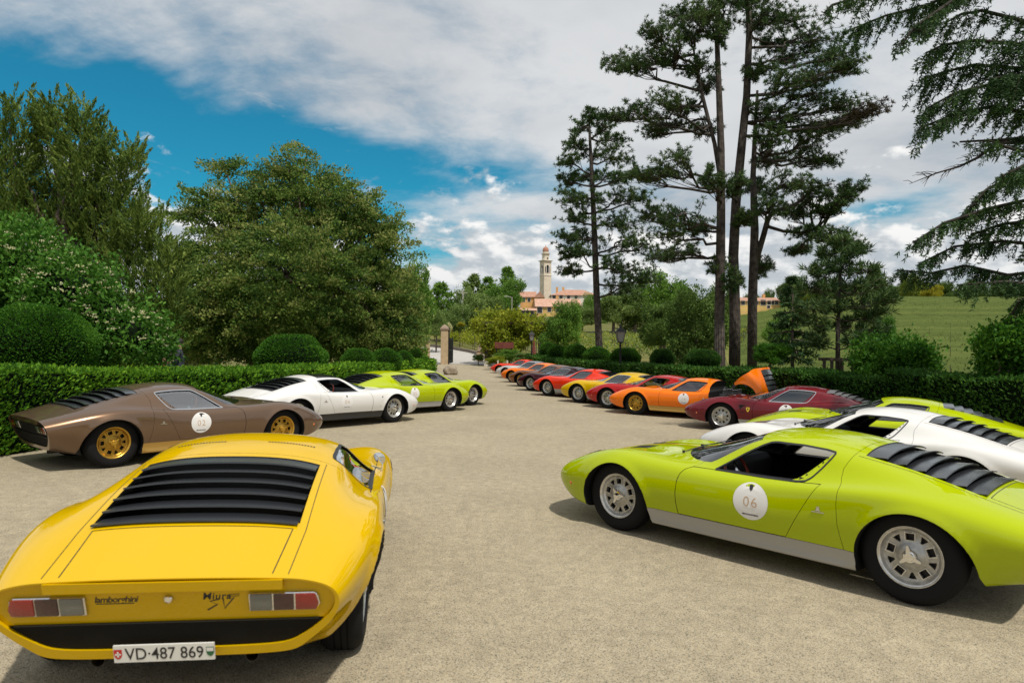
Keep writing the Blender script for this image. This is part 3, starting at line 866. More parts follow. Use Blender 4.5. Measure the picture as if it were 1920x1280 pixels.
    mb.add(pl([(-w, -h), (w, -h), (w, h), (-w, h)], .012)+pl([(-w, -h), (w, -h), (w, h), (-w, h)], .0), [(0, 1, 2, 3), (4, 7, 6, 5), (0, 4, 5, 1), (1, 5, 6, 2), (2, 6, 7, 3), (3, 7, 4, 0)], 0)
    V, F = text_mesh('VD\u00b7487 869', .098, bold=.0005, space=1.0)
    xs = [v[0] for v in V]; kx = .335/(max(xs)-min(xs)); mx = (max(xs)+min(xs))/2
    ys = [v[1] for v in V]; ky = .060/(max(ys)-min(ys)); my = (max(ys)+min(ys))/2
    mb.add(pl([((v[0]-mx)*kx, (v[1]-my)*ky) for v in V], .0135), [f for f in F], 1)
    sh = [(-.017, .024), (.017, .024), (.017, -.004), (.011, -.018), (0, -.025), (-.011, -.018), (-.017, -.004)]
    mb.add(pl([(u-.196, v) for u, v in sh], .0135), [tuple(range(7))], 2)
    for q in ([(-.004, .014), (.004, .014), (.004, -.014), (-.004, -.014)], [(-.013, .004), (.013, .004), (.013, -.004), (-.013, -.004)]):
        mb.add(pl([(u-.196, v) for u, v in q], .0145), [(0, 1, 2, 3)], 0)
    mb.add(pl([(u+.197, v) for u, v in sh], .0135), [tuple(range(7))], 3)
    mb.add(pl([(u*.86+.197, v) for u, v in ((-.017, .021), (.017, .021), (.017, .002), (-.017, .002))], .0145), [(0, 1, 2, 3)], 0)
    me = mb.mesh('number_plate')
    CAR['plate'] = me
    CAR['exhaust'] = solid(MB().lathe([(.030, 0), (.032, -.30), (.028, -.30), (.026, -.02)], 20, 'x', closed=True).mesh('exhaust'))
    # interior
    def seat():
        mb = MB()
        mb.box(-.42, .12, -.24, .24, .22, .36)
        V = [(-.36, -.23, .34), (-.36, .23, .34), (-.60, .21, .80), (-.60, -.21, .80), (-.50, -.24, .34), (-.50, .24, .34), (-.68, .21, .80), (-.68, -.21, .80)]
        mb.add(V, [(0, 1, 2, 3), (4, 7, 6, 5), (0, 4, 5, 1), (1, 5, 6, 2), (2, 6, 7, 3), (3, 7, 4, 0)])
        mb.box(-.68, -.59, -.11, .11, .79, .88)
        me = bevel_mesh(solid(mb.mesh('seat')), .035, 3); me.shade_smooth(); me.set_sharp_from_angle(angle=rad(50)); return me
    CAR['seat'] = seat()
    mb = MB(); mb.prism([(.42, .45), (.74, .45), (.76, .70), (.60, .745), (.45, .725), (.40, .68)], -.68, .68)
    mb.box(-.62, .5, -.085, .085, .2, .45)
    me = bevel_mesh(solid(mb.mesh('dashboard')), .02, 2); CAR['dash'] = me
    mb = MB(); c = Vector((.26, .34, .655)); ax = Vector((-.9, 0, .42)).normalized(); u = Vector((0, 1, 0)); v = ax.cross(u)
    mb.tube([c+(u*math.cos(a)+v*math.sin(a))*.185 for a in np.linspace(0, 2*math.pi, 33)], .014, 8, 0, cap=False)
    for k in range(3):
        a = k*2*math.pi/3-math.pi/2; mb.tube([c, c+(u*math.cos(a)+v*math.sin(a))*.18], [.02, .008], 6, 1)
    mb.tube([c, c-ax*.22], [.03, .025], 8, 1)
    CAR['steering'] = solid(mb.mesh('steering_wheel'))
    mb = MB(); mb.tube([(-.02, 0, .965), (-.06, 0, .93)], .008, 6); mb.box(-.075, -.055, -.11, .11, .905, .95)
    CAR['mirror_in'] = solid(mb.mesh('rear_view_mirror'))
    mb = MB(); p, n = cast(.36, -1.5, .70, (0, 1, 0)); q = Vector((.37, -.800, .795))
    mb.tube([p, p+Vector((0, -.01, .06)), q], .006, 6)
    mb.lathe([(.001, -.045), (.034, -.036), (.051, -.012), (.055, 0), (.049, .002), (.001, .003)], 20, 'x', (0, 0, 0))
    for i in range(len(mb.v)-120, len(mb.v)):
        x, y, z = mb.v[i]; mb.v[i] = (-x+q.x, y+q.y, z+q.z)
    me = solid(mb.mesh('wing_mirror')); me.shade_smooth(); me.set_sharp_from_angle(angle=rad(40)); CAR['mirror'] = me
    mb = MB()
    for y0 in (.02, .42):
        a = skin_top(.80-.10*abs(y0), y0-.0, .012); b = skin_top(.62-.12*(y0 > .2), y0-.42, .012)
        m_ = skin_top((a.x+b.x)/2+.01, (a.y+b.y)/2, .018)
        mb.tube([a, m_, b], .005, 6); mb.tube([a+Vector((0, 0, -.02)), a+Vector((0, 0, .012))], .012, 8)
    CAR['wipers'] = mb.mesh('wiper')
    # engine and rear frame (shows under an open clamshell)
    mb = MB(); mb.box(-1.45, -.86, -.46, .46, .30, .56)
    for s in (1, -1):
        mb.prism([(-.92+.0, .56), (-1.06, .56), (-1.08, .68), (-.94, .69)], -.42, .42) if s > 0 else mb.prism([(-1.2, .56), (-1.36, .56), (-1.34, .69), (-1.2, .68)], -.42, .42)
    for k in range(6):
        for x in (-1.02, -1.26): mb.lathe([(.032, .66), (.030, .76), (.042, .80), (.036, .80), (.02, .70)], 10, 'z', (x, -.35+.14*k, 0))
    mb.box(-2.02, -.86, .30, .36, .25, .33); mb.box(-2.02, -.86, -.36, -.30, .25, .33); mb.box(-1.9, -1.55, -.4, .4, .26, .45)
    mb.tube([(-1.0, .3, .78), (-.95, 0, .84), (-1.0, -.3, .78)], .02, 8)
    CAR['engine'] = bevel_mesh(solid(mb.mesh('engine')), .008, 1)

def sticker_mesh(num, s, sub='GIRO POLO STORICO'):
    mb = MB(); cx, cz, R = -.14, .535, .146
    n = 40; rr = (0, .05, .10, R)
    V = [skin_side(cx, cz, s, .0025)]; F = []
    for r in rr[1:]:
        V += [skin_side(cx+r*math.cos(2*math.pi*k/n), cz+r*math.sin(2*math.pi*k/n), s, .0025) for k in range(n)]
    for k in range(n): F.append((0, 1+k, 1+(k+1) % n))
    for j in range(2):
        for k in range(n): F.append((1+j*n+k, 1+(j+1)*n+k, 1+(j+1)*n+(k+1) % n, 1+j*n+(k+1) % n))
    mb.add(V, F, 0)
    def put(Vt, Ft, dz, mi, off=.0040):
        # seen from outside: u to the right. left side (s>0) right = -x
        mb.add([skin_side(cx-s*u, cz+dz+v, s, off) for u, v, *_ in Vt], Ft, mi)
    Vt, Ft = text_mesh(num, .115, bold=-.002, space=1.15); put(Vt, Ft, -.008, 1)
    Vt, Ft = text_mesh(sub, .015, bold=.0008, space=.9); put(Vt, Ft, -.105, 2)
    sh = [(-.017, .02), (0, .026), (.017, .02), (.013, -.008), (0, -.026), (-.013, -.008)]
    put(sh, [tuple(range(6))], .105, 2)
    me = solid(mb.mesh('number_sticker'))
    for p in me.polygons:           # face outwards
        pass
    bm = bmesh.new(); bm.from_mesh(me)
    for f in bm.faces:
        if f.normal.y*s < 0: f.normal_flip()
    bm.to_mesh(me); bm.free()
    return me

def make_car(name, label, paint, x, y, yaw, dz=0.0, sill='sill_silver', wheel='silver', roof=None, slat='slat', chrome=False, open_win=False, number=None,
             tail_black=True, rear_open=False, plate=False, mirror=False, vents=False, badge=False, steer=0.0, seat='leather', group='low sports cars parked in the yard', detail=True, teal=False, sv=False, sticker_side=None):
    root = thing(name, label, 'sports car', group=group)
    root.matrix_world = YARD @ Matrix.Translation((x, y, dz)) @ Matrix.Rotation(rad(yaw), 4, 'Z')
    def P(nm, key, mats, parent=root, loc=None, rot=None, **props):
        me = CAR[key] if isinstance(key, str) else key
        if len(me.materials) == 0:
            for m in mats: me.materials.append(m)
        o = bpy.data.objects.new(nm, me); COL.objects.link(o); o.parent = parent
        set_obj_mats(o, mats)
        if loc: o.location = loc
        if rot: o.rotation_euler = rot
        for k, v in props.items(): o[k] = v
        return o
    body2 = [paint, M['trim']]  # black also covers cut edges, painting shade into the panel gaps
    P('front_clamshell', 'front_clamshell', body2)
    rc = P('rear_clamshell', 'rear_clamshell', body2)
    if rear_open:
        hx, hz, a = -1.78, .12, rad(-57)
        rc.matrix_local = Matrix.Translation((hx, 0, hz)) @ Matrix.Rotation(a, 4, 'Y') @ Matrix.Translation((-hx, 0, -hz))
        P('engine', 'engine', [M['engine']])
    cs = P('cabin_shell', 'cabin_shell', body2)
    if roof: P('roof_panel', 'roof_panel', [roof], cs)
    doors = {}
    for t in 'lr':
        doors[t] = P('door', 'door_'+t, body2)
        P('sill', 'sill_'+t, [M[sill], M['trim']])
        P('window_trim', 'trim_'+t, [M['chrome'] if chrome else M['trim']], cs)
        if not open_win: P('side_window', 'side_window_'+t, [M['glass_teal_reflection'] if teal else M['glass']])
        P('vent_panel', 'ventback_'+t, [paint], cs); P('vent_slots', 'fins_'+t, [M['dark']], cs, kind='stuff')
    P('windscreen', 'windscreen', [M['glass_ws']])
    for k in range(6): P('slat', 'slat%d' % k, [M[slat]], rc)
    for s, t in ((1, 'l'), (-1, 'r')):
        for ax, nm in ((1.252, 'f'), (-1.252, 'r')):
            off = .776 + (.038 if sv and nm == 'r' else 0)
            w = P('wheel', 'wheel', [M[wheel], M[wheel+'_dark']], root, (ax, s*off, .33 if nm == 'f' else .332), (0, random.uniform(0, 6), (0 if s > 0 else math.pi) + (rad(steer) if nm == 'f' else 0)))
            P('tyre', 'tyre_'+nm, [M['rubber']], w); P('spinner', 'spinner', [M[wheel] if wheel == 'gold' else M['chrome']], w); P('brake_disc', 'brake', [M['exhaust']], w)
    for t in 'lr':
        h = P('headlight', 'headlight_'+t, [M['trim']]); P('lens', 'hl_lens_'+t, [M['lens_clear']], h)
        P('hood_vent', 'hoodvent_'+t, [M['trim']])
    P('tail_panel', 'tail_panel', [M['mesh'] if tail_black else paint], rc)
    P('tail_grille', 'tail_grille', [M['mesh']], rc); P('grille_frame', 'grille_frame', [M['trim']], rc); P('tail_lip', 'tail_lip', [paint], rc)
    for t in 'lr':
        P('tail_light', 'tl_'+t, [M['chrome']], rc)
        for nm in ('red', 'dark', 'clear'): P('tail_lens', 'lens_%s_%s' % (nm, t), [M['lens_'+nm]], rc)
    P('deck_seam', 'deck_lines', [M['trim']], rc); P('deck_lip', 'deck_lip', [paint], rc)
    for s in (.34, -.34): P('exhaust_pipe', 'exhaust', [M['exhaust']], root, (-1.58, s, .232))
    P('dashboard', 'dash', [M['leather']])
    for s in (.36, -.36): P('seat', 'seat', [M[seat]], root, (0, s, 0))
    P('steering_wheel', 'steering', [M['wood'], M['chrome']]); P('rear_view_mirror', 'mirror_in', [M['trim']]); P('wiper', 'wipers', [M['trim']])
    for s in (1, -1):
        p = skin_side(1.80, .375, s, .0)
        me = CAR.setdefault('marker', MB().lathe([(.016, -.004), (.016, .004), (.010, .009), (.001, .009)], 12, 'y').mesh('marker'))
        P('side_marker', 'marker', [M['amber']], root, tuple(p), (0, 0, 0 if s > 0 else math.pi))
        p = skin_side(-.672, .560, s, .002)
        if 'badge' not in CAR:
            b = MB().box(-.045, .045, -.002, .003, -.012, -.006); b.prism([(-.011, 0), (.011, 0), (.011, .03), (-.011, .03)], -.002, .003); b.prism([(-.02, 0), (.02, 0), (.013, .008), (-.013, .008)], -.002, .004); CAR['badge'] = solid(b.mesh('flank_badge'))
        P('flank_badge', 'badge', [M['chrome']], root, tuple(p), (0, 0, 0 if s > 0 else math.pi))
    if number:
        for s, t in ((1, 'l'), (-1, 'r')):
            if sticker_side and t not in sticker_side: continue
            key = 'stk_%s_%s' % (number, t)
            if key not in CAR: CAR[key] = sticker_mesh(number, s)
            P('number_sticker', key, [M['white'], M['stick_gold'], M['ink']], doors[t])
    if not tail_black:
        P('roof_vent', 'roof_vents', [M['trim']], cs, kind='stuff')
        P('tail_script', 'script_a', [M['ink']], rc); P('model_script', 'script_b', [M['ink']], rc); P('tail_lock', 'tail_lock', [M['chrome']], rc, (tail_x(.553)+.020, 0.0, .553), (0, 0, math.pi))
    if plate: P('number_plate', 'plate', [M['plate'], M['ink'], M['swiss_red'], M['vaud_green']], rc)
    if mirror: P('wing_mirror', 'mirror', [M['chrome']])
    if vents:
        for s in (1, -1):
            key = 'sidevent%s%d' % (vents, s)
            if key not in CAR:
                mb = MB(); pts = [(.845, .62), (.700, .62), (.705, .46), (.79, .46), (.815, .54)] if vents == 'block' else [(.835, .62), (.800, .61), (.785, .50), (.765, .38), (.775, .40), (.805, .52), (.822, .60)]
                V = [skin_side(x_, z_, s, .002) for x_, z_ in pts]; mb.add(V, [tuple(range(len(pts)))]); CAR[key] = mb.mesh('side_vent')
            P('side_vent', key, [M['dark']])
    if badge:
        for s in (1, -1):
            key = 'shield%d' % s
            if key not in CAR:
                mb = MB(); sh = [(-.035, .045), (.035, .045), (.038, .01), (.022, -.035), (0, -.06), (-.022, -.035), (-.038, .01)]
                mb.add([skin_side(.645+u, .53+v, s, .0025) for u, v in sh], [tuple(range(7))], 0)
                mb.add([skin_side(.645+u*.35, .535+v*.45, s, .004) for u, v in sh], [tuple(range(7))], 1); CAR[key] = mb.mesh('shield')
            P('shield_badge', key, [M['yellow_badge'], M['ink']])
    return root
# ------------------------------------------------------------------ ground and terrain
def smooth01(t): t = np.clip(t, 0, 1); return t*t*(3-2*t)
def terrain(x, y):
    x = np.asarray(x, float); y = np.asarray(y, float)
    yard = -math.tan(TILT)*np.clip(x, -14, 12)
    ctr = np.interp(y, [0, 42, 50, 60, 75, 90, 120, 160, 220, 280, 400, 900, 3500], [0, 0, .12, .5, 1.35, 2.5, 4.9, 8.2, 12.6, 16, 19, 24, 30])
    hill = np.interp(y, [0, 14, 22, 30, 50, 70, 100, 130, 160, 180, 230, 400, 900, 3500], [0, 0, .25, .95, 2.1, 3.3, 6.4, 10.2, 14.6, 16.0, 16.5, 20, 24, 30])
    w = smooth01((x/np.maximum(y, 5)-.25)/.27)
    z = yard*(1-smooth01((y-30)/40)) + ctr*(1-w) + hill*w
    back = smooth01((np.abs(x)-60)/400)*8*smooth01((y-100)/400)
    return z+back
def tz(x, y): return float(terrain(x, y))
def pix(px, py, d):
    """point at depth d seen at photo pixel (px,py)"""
    r = rad(.445); X, Y = px-960, py-640; X, Y = math.cos(r)*X+math.sin(r)*Y, -math.sin(r)*X+math.cos(r)*Y
    p = rad(.718); u = -Y/1280; dy = math.cos(p)-u*math.sin(p)
    k = d/dy; return Vector((X/1280*k, d, CAM_H+k*(math.sin(p)+u*math.cos(p))))

def gravel_mat():
    m = bpy.data.materials.new('gravel'); m.use_nodes = True; nt = m.node_tree; N = nt.nodes; L = nt.links; b = N['Principled BSDF']
    tc = N.new('ShaderNodeTexCoord'); mp = N.new('ShaderNodeMapping'); L.new(tc.outputs['Object'], mp.inputs[0])
    v = N.new('ShaderNodeTexVoronoi'); v.inputs['Scale'].default_value = 180; v.inputs['Randomness'].default_value = 1; L.new(mp.outputs[0], v.inputs['Vector'])
    v2 = N.new('ShaderNodeTexVoronoi'); v2.inputs['Scale'].default_value = 80; L.new(mp.outputs[0], v2.inputs['Vector'])
    r = N.new('ShaderNodeValToRGB'); sep = N.new('ShaderNodeSeparateColor'); L.new(v.outputs['Color'], sep.inputs[0]); L.new(sep.outputs[0], r.inputs['Fac'])
    cols = [(0, (0.09, 0.0891, 0.0724)), (0.14, (0.1979, 0.1739, 0.1192)), (0.32, (0.3598, 0.3076, 0.2086)), (0.55, (0.4093, 0.3523, 0.2427)), (0.75, (0.3598, 0.3031, 0.2044)), (0.9, (0.4857, 0.4325, 0.3279)), (1, (0.3418, 0.2363, 0.1405))]
    e = r.color_ramp.elements
    while len(e) < len(cols): e.new(.5)
    for i, (p, c) in enumerate(cols): e[i].position = p; e[i].color = (*c, 1)
    n = N.new('ShaderNodeTexNoise'); n.inputs['Scale'].default_value = .55; n.inputs['Detail'].default_value = 7; n.inputs['Roughness'].default_value = .62; L.new(mp.outputs[0], n.inputs['Vector'])
    mr = N.new('ShaderNodeMapRange'); mr.inputs['From Min'].default_value = .3; mr.inputs['From Max'].default_value = .7; mr.inputs['To Min'].default_value = .84; mr.inputs['To Max'].default_value = 1.04
    L.new(n.outputs['Fac'], mr.inputs['Value'])
    n3 = N.new('ShaderNodeTexNoise'); n3.inputs['Scale'].default_value = 9; n3.inputs['Detail'].default_value = 4; L.new(mp.outputs[0], n3.inputs['Vector'])
    mr3 = N.new('ShaderNodeMapRange'); mr3.inputs['From Min'].default_value = .25; mr3.inputs['From Max'].default_value = .75; mr3.inputs['To Min'].default_value = .84; mr3.inputs['To Max'].default_value = 1.14
    L.new(n3.outputs['Fac'], mr3.inputs['Value'])
    mu = N.new('ShaderNodeMath'); mu.operation = 'MULTIPLY'; L.new(mr.outputs[0], mu.inputs[0]); L.new(mr3.outputs[0], mu.inputs[1])
    vm = N.new('ShaderNodeVectorMath'); vm.operation = 'SCALE'; L.new(r.outputs['Color'], vm.inputs[0]); L.new(mu.outputs[0], vm.inputs['Scale'])
    L.new(vm.outputs[0], b.inputs['Base Color']); b.inputs['Roughness'].default_value = .9; b.inputs['Specular IOR Level'].default_value = .25
    bp = N.new('ShaderNodeBump'); bp.inputs['Strength'].default_value = .35; bp.inputs['Distance'].default_value = .006; bp.invert = True
    ad = N.new('ShaderNodeMath'); ad.operation = 'ADD'; L.new(v.outputs['Distance'], ad.inputs[0]); L.new(v2.outputs['Distance'], ad.inputs[1])
    L.new(ad.outputs[0], bp.inputs['Height']); L.new(bp.outputs['Normal'], b.inputs['Normal'])
    return m
def grass_mat(name, a, b_, c, s1=.35, s2=6.):
    m = bpy.data.materials.new(name); m.use_nodes = True; nt = m.node_tree; N = nt.nodes; L = nt.links; b = N['Principled BSDF']
    tc = N.new('ShaderNodeTexCoord')
    n = N.new('ShaderNodeTexNoise'); n.inputs['Scale'].default_value = s1; n.inputs['Detail'].default_value = 8; L.new(tc.outputs['Object'], n.inputs['Vector'])
    n2 = N.new('ShaderNodeTexNoise'); n2.inputs['Scale'].default_value = s2; n2.inputs['Detail'].default_value = 5; L.new(tc.outputs['Object'], n2.inputs['Vector'])
    ad = N.new('ShaderNodeMath'); ad.operation = 'ADD'; L.new(n.outputs['Fac'], ad.inputs[0]); L.new(n2.outputs['Fac'], ad.inputs[1])
    r = N.new('ShaderNodeValToRGB'); mr = N.new('ShaderNodeMapRange'); mr.inputs['From Min'].default_value = .7; mr.inputs['From Max'].default_value = 1.3
    L.new(ad.outputs[0], mr.inputs['Value']); L.new(mr.outputs[0], r.inputs['Fac'])
    e = r.color_ramp.elements; e.new(.5)
    for i, q in enumerate((a, b_, c)): e[i].position = i/2; e[i].color = (*q, 1)
    L.new(r.outputs['Color'], b.inputs['Base Color']); b.inputs['Roughness'].default_value = .9; b.inputs['Specular IOR Level'].default_value = .2
    return m
M['gravel'] = gravel_mat()
M['grass'] = grass_mat('grass', (.05, .065, .016), (.12, .125, .03), (.20, .165, .06))
M['meadow'] = grass_mat('meadow', (.125, .135, .032), (.17, .17, .042), (.23, .195, .07), .12, 2.)
M['asphalt'] = mat('pale_asphalt', (.40, .38, .35), .9, var=.12, scale=3., bump=.2, bscale=90)
M['kerb'] = mat('kerb_stone', (.16, .13, .10), .9, var=.3, scale=5, bump=.4, bscale=30)

# terrain sheet to the horizon
def make_terrain():
    ys = np.unique(np.concatenate([np.linspace(-60, 20, 20), np.linspace(20, 130, 60), np.linspace(130, 320, 60), np.geomspace(320, 4500, 22)]))
    xs = np.unique(np.concatenate([-np.geomspace(60, 4000, 16)[::-1], np.linspace(-60, 150, 90), np.geomspace(150, 4000, 18)]))
    Xg, Yg = np.meshgrid(xs, ys); Zg = terrain(Xg, Yg)
    inyard = (Yg < 62) & (Xg > -9) & (Xg < 11)
    Zg = Zg-.03-.05*inyard
    n, k = Xg.shape; I = np.arange(n*k).reshape(n, k)
    F = np.stack([I[:-1, :-1], I[:-1, 1:], I[1:, 1:], I[1:, :-1]], -1).reshape(-1, 4)
    me = fast_mesh('ground', np.stack([Xg, Yg, Zg], -1).reshape(-1, 3), F); me.shade_smooth()
    link('ground', me, M['grass'], kind='structure')
make_terrain()
# gravel yard: a sheet following the yard's fall, lifting towards the gate
def sheet(name, rows, m, lift=0.0, n=14):
    V = []
    for (y, x0, x1) in rows:
        for i in range(n+1):
            x = x0+(x1-x0)*i/n; V.append((x, y, tz(x, y)+lift))
    F = [(j*(n+1)+i, j*(n+1)+i+1, (j+1)*(n+1)+i+1, (j+1)*(n+1)+i) for j in range(len(rows)-1) for i in range(n)]
    me = mesh_np(name, V, F); me.shade_smooth(); return link(name, me, m, kind='structure')
sheet('gravel_yard', [(y, a, b) for y, a, b in ((-12, -16, 14), (0, -12, 12.5), (5, -9.5, 11.5), (10, -7.8, 10.2), (16, -6.8, 8.6), (25, -5.2, 6.0), (33, -4.5, 4.4), (36, -4.6, 3.6), (42, -5.6, 2.8), (48, -7, 1.9), (52, -8, .9), (56, -8, -.6), (60, -8.2, -1.6))], M['gravel'], .0)
sheet('road', [(58.0, -8.2, -1.0), (62, -8.6, -2.2), (66, -9.6, -2.6), (70, -12, -3.0), (75, -17, -4.4), (80, -24, -7.0), (86, -34, -12), (92, -46, -20)], M['asphalt'], .02)
# stone kerb along the far road edge
kb = MB()
kpts = [(-2.6, 65), (-3.1, 70), (-4.5, 75), (-7.1, 80), (-12.1, 86), (-20.1, 92)]
for (x0, y0), (x1, y1) in zip(kpts, kpts[1:]):
    a = Vector((x0, y0, tz(x0, y0))); b = Vector((x1, y1, tz(x1, y1))); d = (b-a).normalized(); s = Vector((d.y, -d.x, 0))*.16
    V = [a-s, a+s, b+s, b-s]; V = [v+Vector((0, 0, -.1)) for v in V]+[v+Vector((0, 0, .32)) for v in V]
    kb.add(V, [(0, 1, 2, 3)[::-1], (4, 5, 6, 7), (0, 1, 5, 4), (1, 2, 6, 5), (2, 3, 7, 6), (3, 0, 4, 7)])
link('kerb', solid(kb.mesh('kerb')), M['kerb'], kind='structure')
# ------------------------------------------------------------------ foliage
def rdir(n):
    v = RNG.normal(size=(n, 3)); return v/np.linalg.norm(v, axis=1, keepdims=True)
def unit(a): return a/(np.linalg.norm(a, axis=1, keepdims=True)+1e-9)
def leaf_quads(C, U, w, l, nrm=None):
    """diamond leaves at C, pointing along U"""
    n = len(C); U = unit(U)
    ref = rdir(n) if nrm is None else unit(nrm)
    S = np.cross(U, ref); S = unit(S)
    w = np.broadcast_to(np.asarray(w, float), (n,))[:, None]; l = np.broadcast_to(np.asarray(l, float), (n,))[:, None]
    V = np.stack([C-U*l*.5, C+S*w*.5, C+U*l*.5, C-S*w*.5], 1).reshape(-1, 3)
    return V, np.arange(4*n).reshape(n, 4)
class Fol:
    def __init__(s): s.V = []; s.F = []; s.M = []; s.n = 0
    def add(s, V, F, mi=0):
        s.V.append(V); s.F.append(F+s.n); s.M.append(np.full(len(F), mi)); s.n += len(V)
    def mesh(s, name, origin=None):
        V = np.vstack(s.V)
        if origin is not None: V = V-np.array(origin)
        return fast_mesh(name, V, np.vstack(s.F), np.concatenate(s.M))
def lobe_points(lobes, n, shell=.14, lower=1.0):
    L = np.array(lobes, float); A = (L[:, 3]*L[:, 4]+L[:, 3]*L[:, 5]+L[:, 4]*L[:, 5]); p = A/A.sum()
    idx = RNG.choice(len(L), n, p=p); D = rdir(n); r = 1-np.abs(RNG.normal(0, shell, n)); r = np.clip(r, .25, 1.08)
    P = L[idx, :3]+D*L[idx, 3:6]*r[:, None]
    keep = np.ones(n, bool)
    for k in range(len(L)):
        q = (((P-L[k, :3])/L[k, 3:6])**2).sum(1); keep &= ~((q < .52) & (idx != k))
    return P[keep], (D/L[idx, 3:6])[keep]
def bump3(P, k, ph=0.):
    x, y, z = P[:, 0]*k, P[:, 1]*k, P[:, 2]*k
    return (np.sin(x*1.7+y*1.1+ph)+np.sin(y*2.1-z*1.6+1.3+ph)+np.sin(z*2.3+x*.9+2.1)+.7*np.sin(x*3.7-z*3.1+ph)+.7*np.sin(y*4.1+z*3.3+.5))/4.4
def crown(lobes, clumps, per, rc, w, l, up=.3, out=.5, shell=.14, tip_mi=None, tip_frac=0., flat=1.0, noise_k=1.1, noise_a=.0):
    """leaf clumps over the lobes -> Fol"""
    P, D = lobe_points(lobes, clumps, shell); D = unit(D)
    b = bump3(P, noise_k); keep = b > -.42+.25*RNG.random(len(P)); P = P[keep]+D[keep]*(b[keep]*noise_a)[:, None]; D = D[keep]; n = len(P)
    spr = RNG.random(n) < .16
    P = P+(D*.7+np.array([0, 0, .6]))*(RNG.uniform(.3, 2.6, n)*rc*1.2*spr)[:, None]
    C = np.repeat(P, per, 0)+RNG.normal(size=(n*per, 3))*np.array([rc, rc, rc*flat]); Dn = np.repeat(D, per, 0)
    U = unit(Dn*out+np.array([0, 0, up])+rdir(n*per)*.8)
    sz = RNG.uniform(.65, 1.35, n*per)
    f = Fol(); nrm = unit(Dn*.8+rdir(n*per)*.9+np.array([0, 0, .35]))
    mi = np.zeros(n*per, int)
    V, F = leaf_quads(C, U, w*sz, l*sz, np.cross(U, nrm))
    if tip_mi is not None:
        cl = np.repeat((RNG.random(n) < tip_frac*1.5) | (spr & (RNG.random(n) < .5)), per); mi[cl & (RNG.random(n*per) < .75)] = tip_mi
    f.V.append(V); f.F.append(F); f.M.append(mi); f.n = len(V)
    return f
def limb(mb, a, b, r0, r1, sag=0.0, n=5, jit=.04, sides=7):
    a, b = Vector(a), Vector(b); L = (b-a).length; pts = []; rs = []
    for i in range(n+1):
        t = i/n; p = a.lerp(b, t)+Vector((0, 0, sag*4*t*(1-t)))
        if 0 < i < n: p += Vector((random.gauss(0, jit), random.gauss(0, jit), random.gauss(0, jit*.6)))*L
        pts.append(p); rs.append(r0+(r1-r0)*t)
    mb.tube(pts, rs, sides); return pts
def bark_mat(name, c1, c2):
    m = mat(name, c1, .95, color2=c2, scale=6, spec=.15)
    nt = m.node_tree; N = nt.nodes; L = nt.links; b = N['Principled BSDF']
    tc = N.new('ShaderNodeTexCoord'); mp = N.new('ShaderNodeMapping'); mp.inputs['Scale'].default_value = (1, 1, .22); L.new(tc.outputs['Object'], mp.inputs[0])
    v = N.new('ShaderNodeTexVoronoi'); v.feature = 'DISTANCE_TO_EDGE'; v.inputs['Scale'].default_value = 11; L.new(mp.outputs[0], v.inputs['Vector'])
    bp = N.new('ShaderNodeBump'); bp.inputs['Strength'].default_value = 1.0; bp.inputs['Distance'].default_value = .05; L.new(v.outputs['Distance'], bp.inputs['Height']); L.new(bp.outputs['Normal'], b.inputs['Normal'])
    return m
M['bark'] = bark_mat('bark', (.085, .065, .05), (.16, .13, .105))
M['pinebark'] = bark_mat('pine_bark', (.040, .034, .030), (.10, .085, .073))
G = {}
G['oak'] = leaf_mat('holm_oak_leaf', [(0.02158, 0.06074, 0.0162), (0.06593, 0.1374, 0.027), (0.1679, 0.2603, 0.0486), (0.3356, 0.4049, 0.0945)], .45, 0.38, .55)
G['oaktip'] = leaf_mat('holm_oak_tip', [(0.159, 0.209, 0.044), (0.2805, 0.319, 0.088), (0.374, 0.374, 0.132)], .5, 0.4, .5)
G['yew'] = leaf_mat('feathery_conifer_leaf', [(0.02661, 0.07145, 0.0174), (0.08649, 0.1553, 0.0319), (0.2129, 0.2951, 0.058), (0.3725, 0.4349, 0.1015)], .5, 0.38, .5)
G['vib'] = leaf_mat('viburnum_leaf', [(0.023, 0.0825, 0.012), (0.069, 0.187, 0.022), (0.1495, 0.308, 0.045)], .45, .3, 1.)
G['flower'] = leaf_mat('cream_flower', [(.42, .44, .16), (.68, .66, .38), (.78, .75, .55)], .7, .3, 2.)
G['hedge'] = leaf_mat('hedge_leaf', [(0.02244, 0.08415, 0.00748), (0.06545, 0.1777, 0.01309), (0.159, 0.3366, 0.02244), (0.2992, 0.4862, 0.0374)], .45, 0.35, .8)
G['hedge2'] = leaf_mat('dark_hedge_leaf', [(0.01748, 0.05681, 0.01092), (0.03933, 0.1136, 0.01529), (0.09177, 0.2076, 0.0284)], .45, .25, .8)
G['box'] = leaf_mat('box_ball_leaf', [(0.0161, 0.069, 0.0092), (0.05175, 0.161, 0.0138), (0.1265, 0.276, 0.0253)], .45, 0.35, 1.)
G['pine'] = leaf_mat('pine_needle', [(0.01536, 0.03991, 0.01652), (0.03457, 0.07759, 0.02479), (0.07684, 0.133, 0.03718), (0.1633, 0.2106, 0.06196)], .5, .12, .7)
G['cedar'] = leaf_mat('cedar_needle', [(0.01863, 0.04405, 0.01766), (0.03726, 0.08259, 0.0265), (0.08384, 0.1468, 0.0368)], .5, .15, .7)
G['decid'] = leaf_mat('broad_leaf', [(0.0527, 0.1232, 0.0221), (0.1318, 0.2588, 0.03978), (0.2898, 0.4437, 0.0663)], .5, .32, .4)
G['decid2'] = leaf_mat('olive_leaf', [(0.06936, 0.1302, 0.03136), (0.1734, 0.2604, 0.0672), (0.3468, 0.4297, 0.1344)], .5, .3, .4)
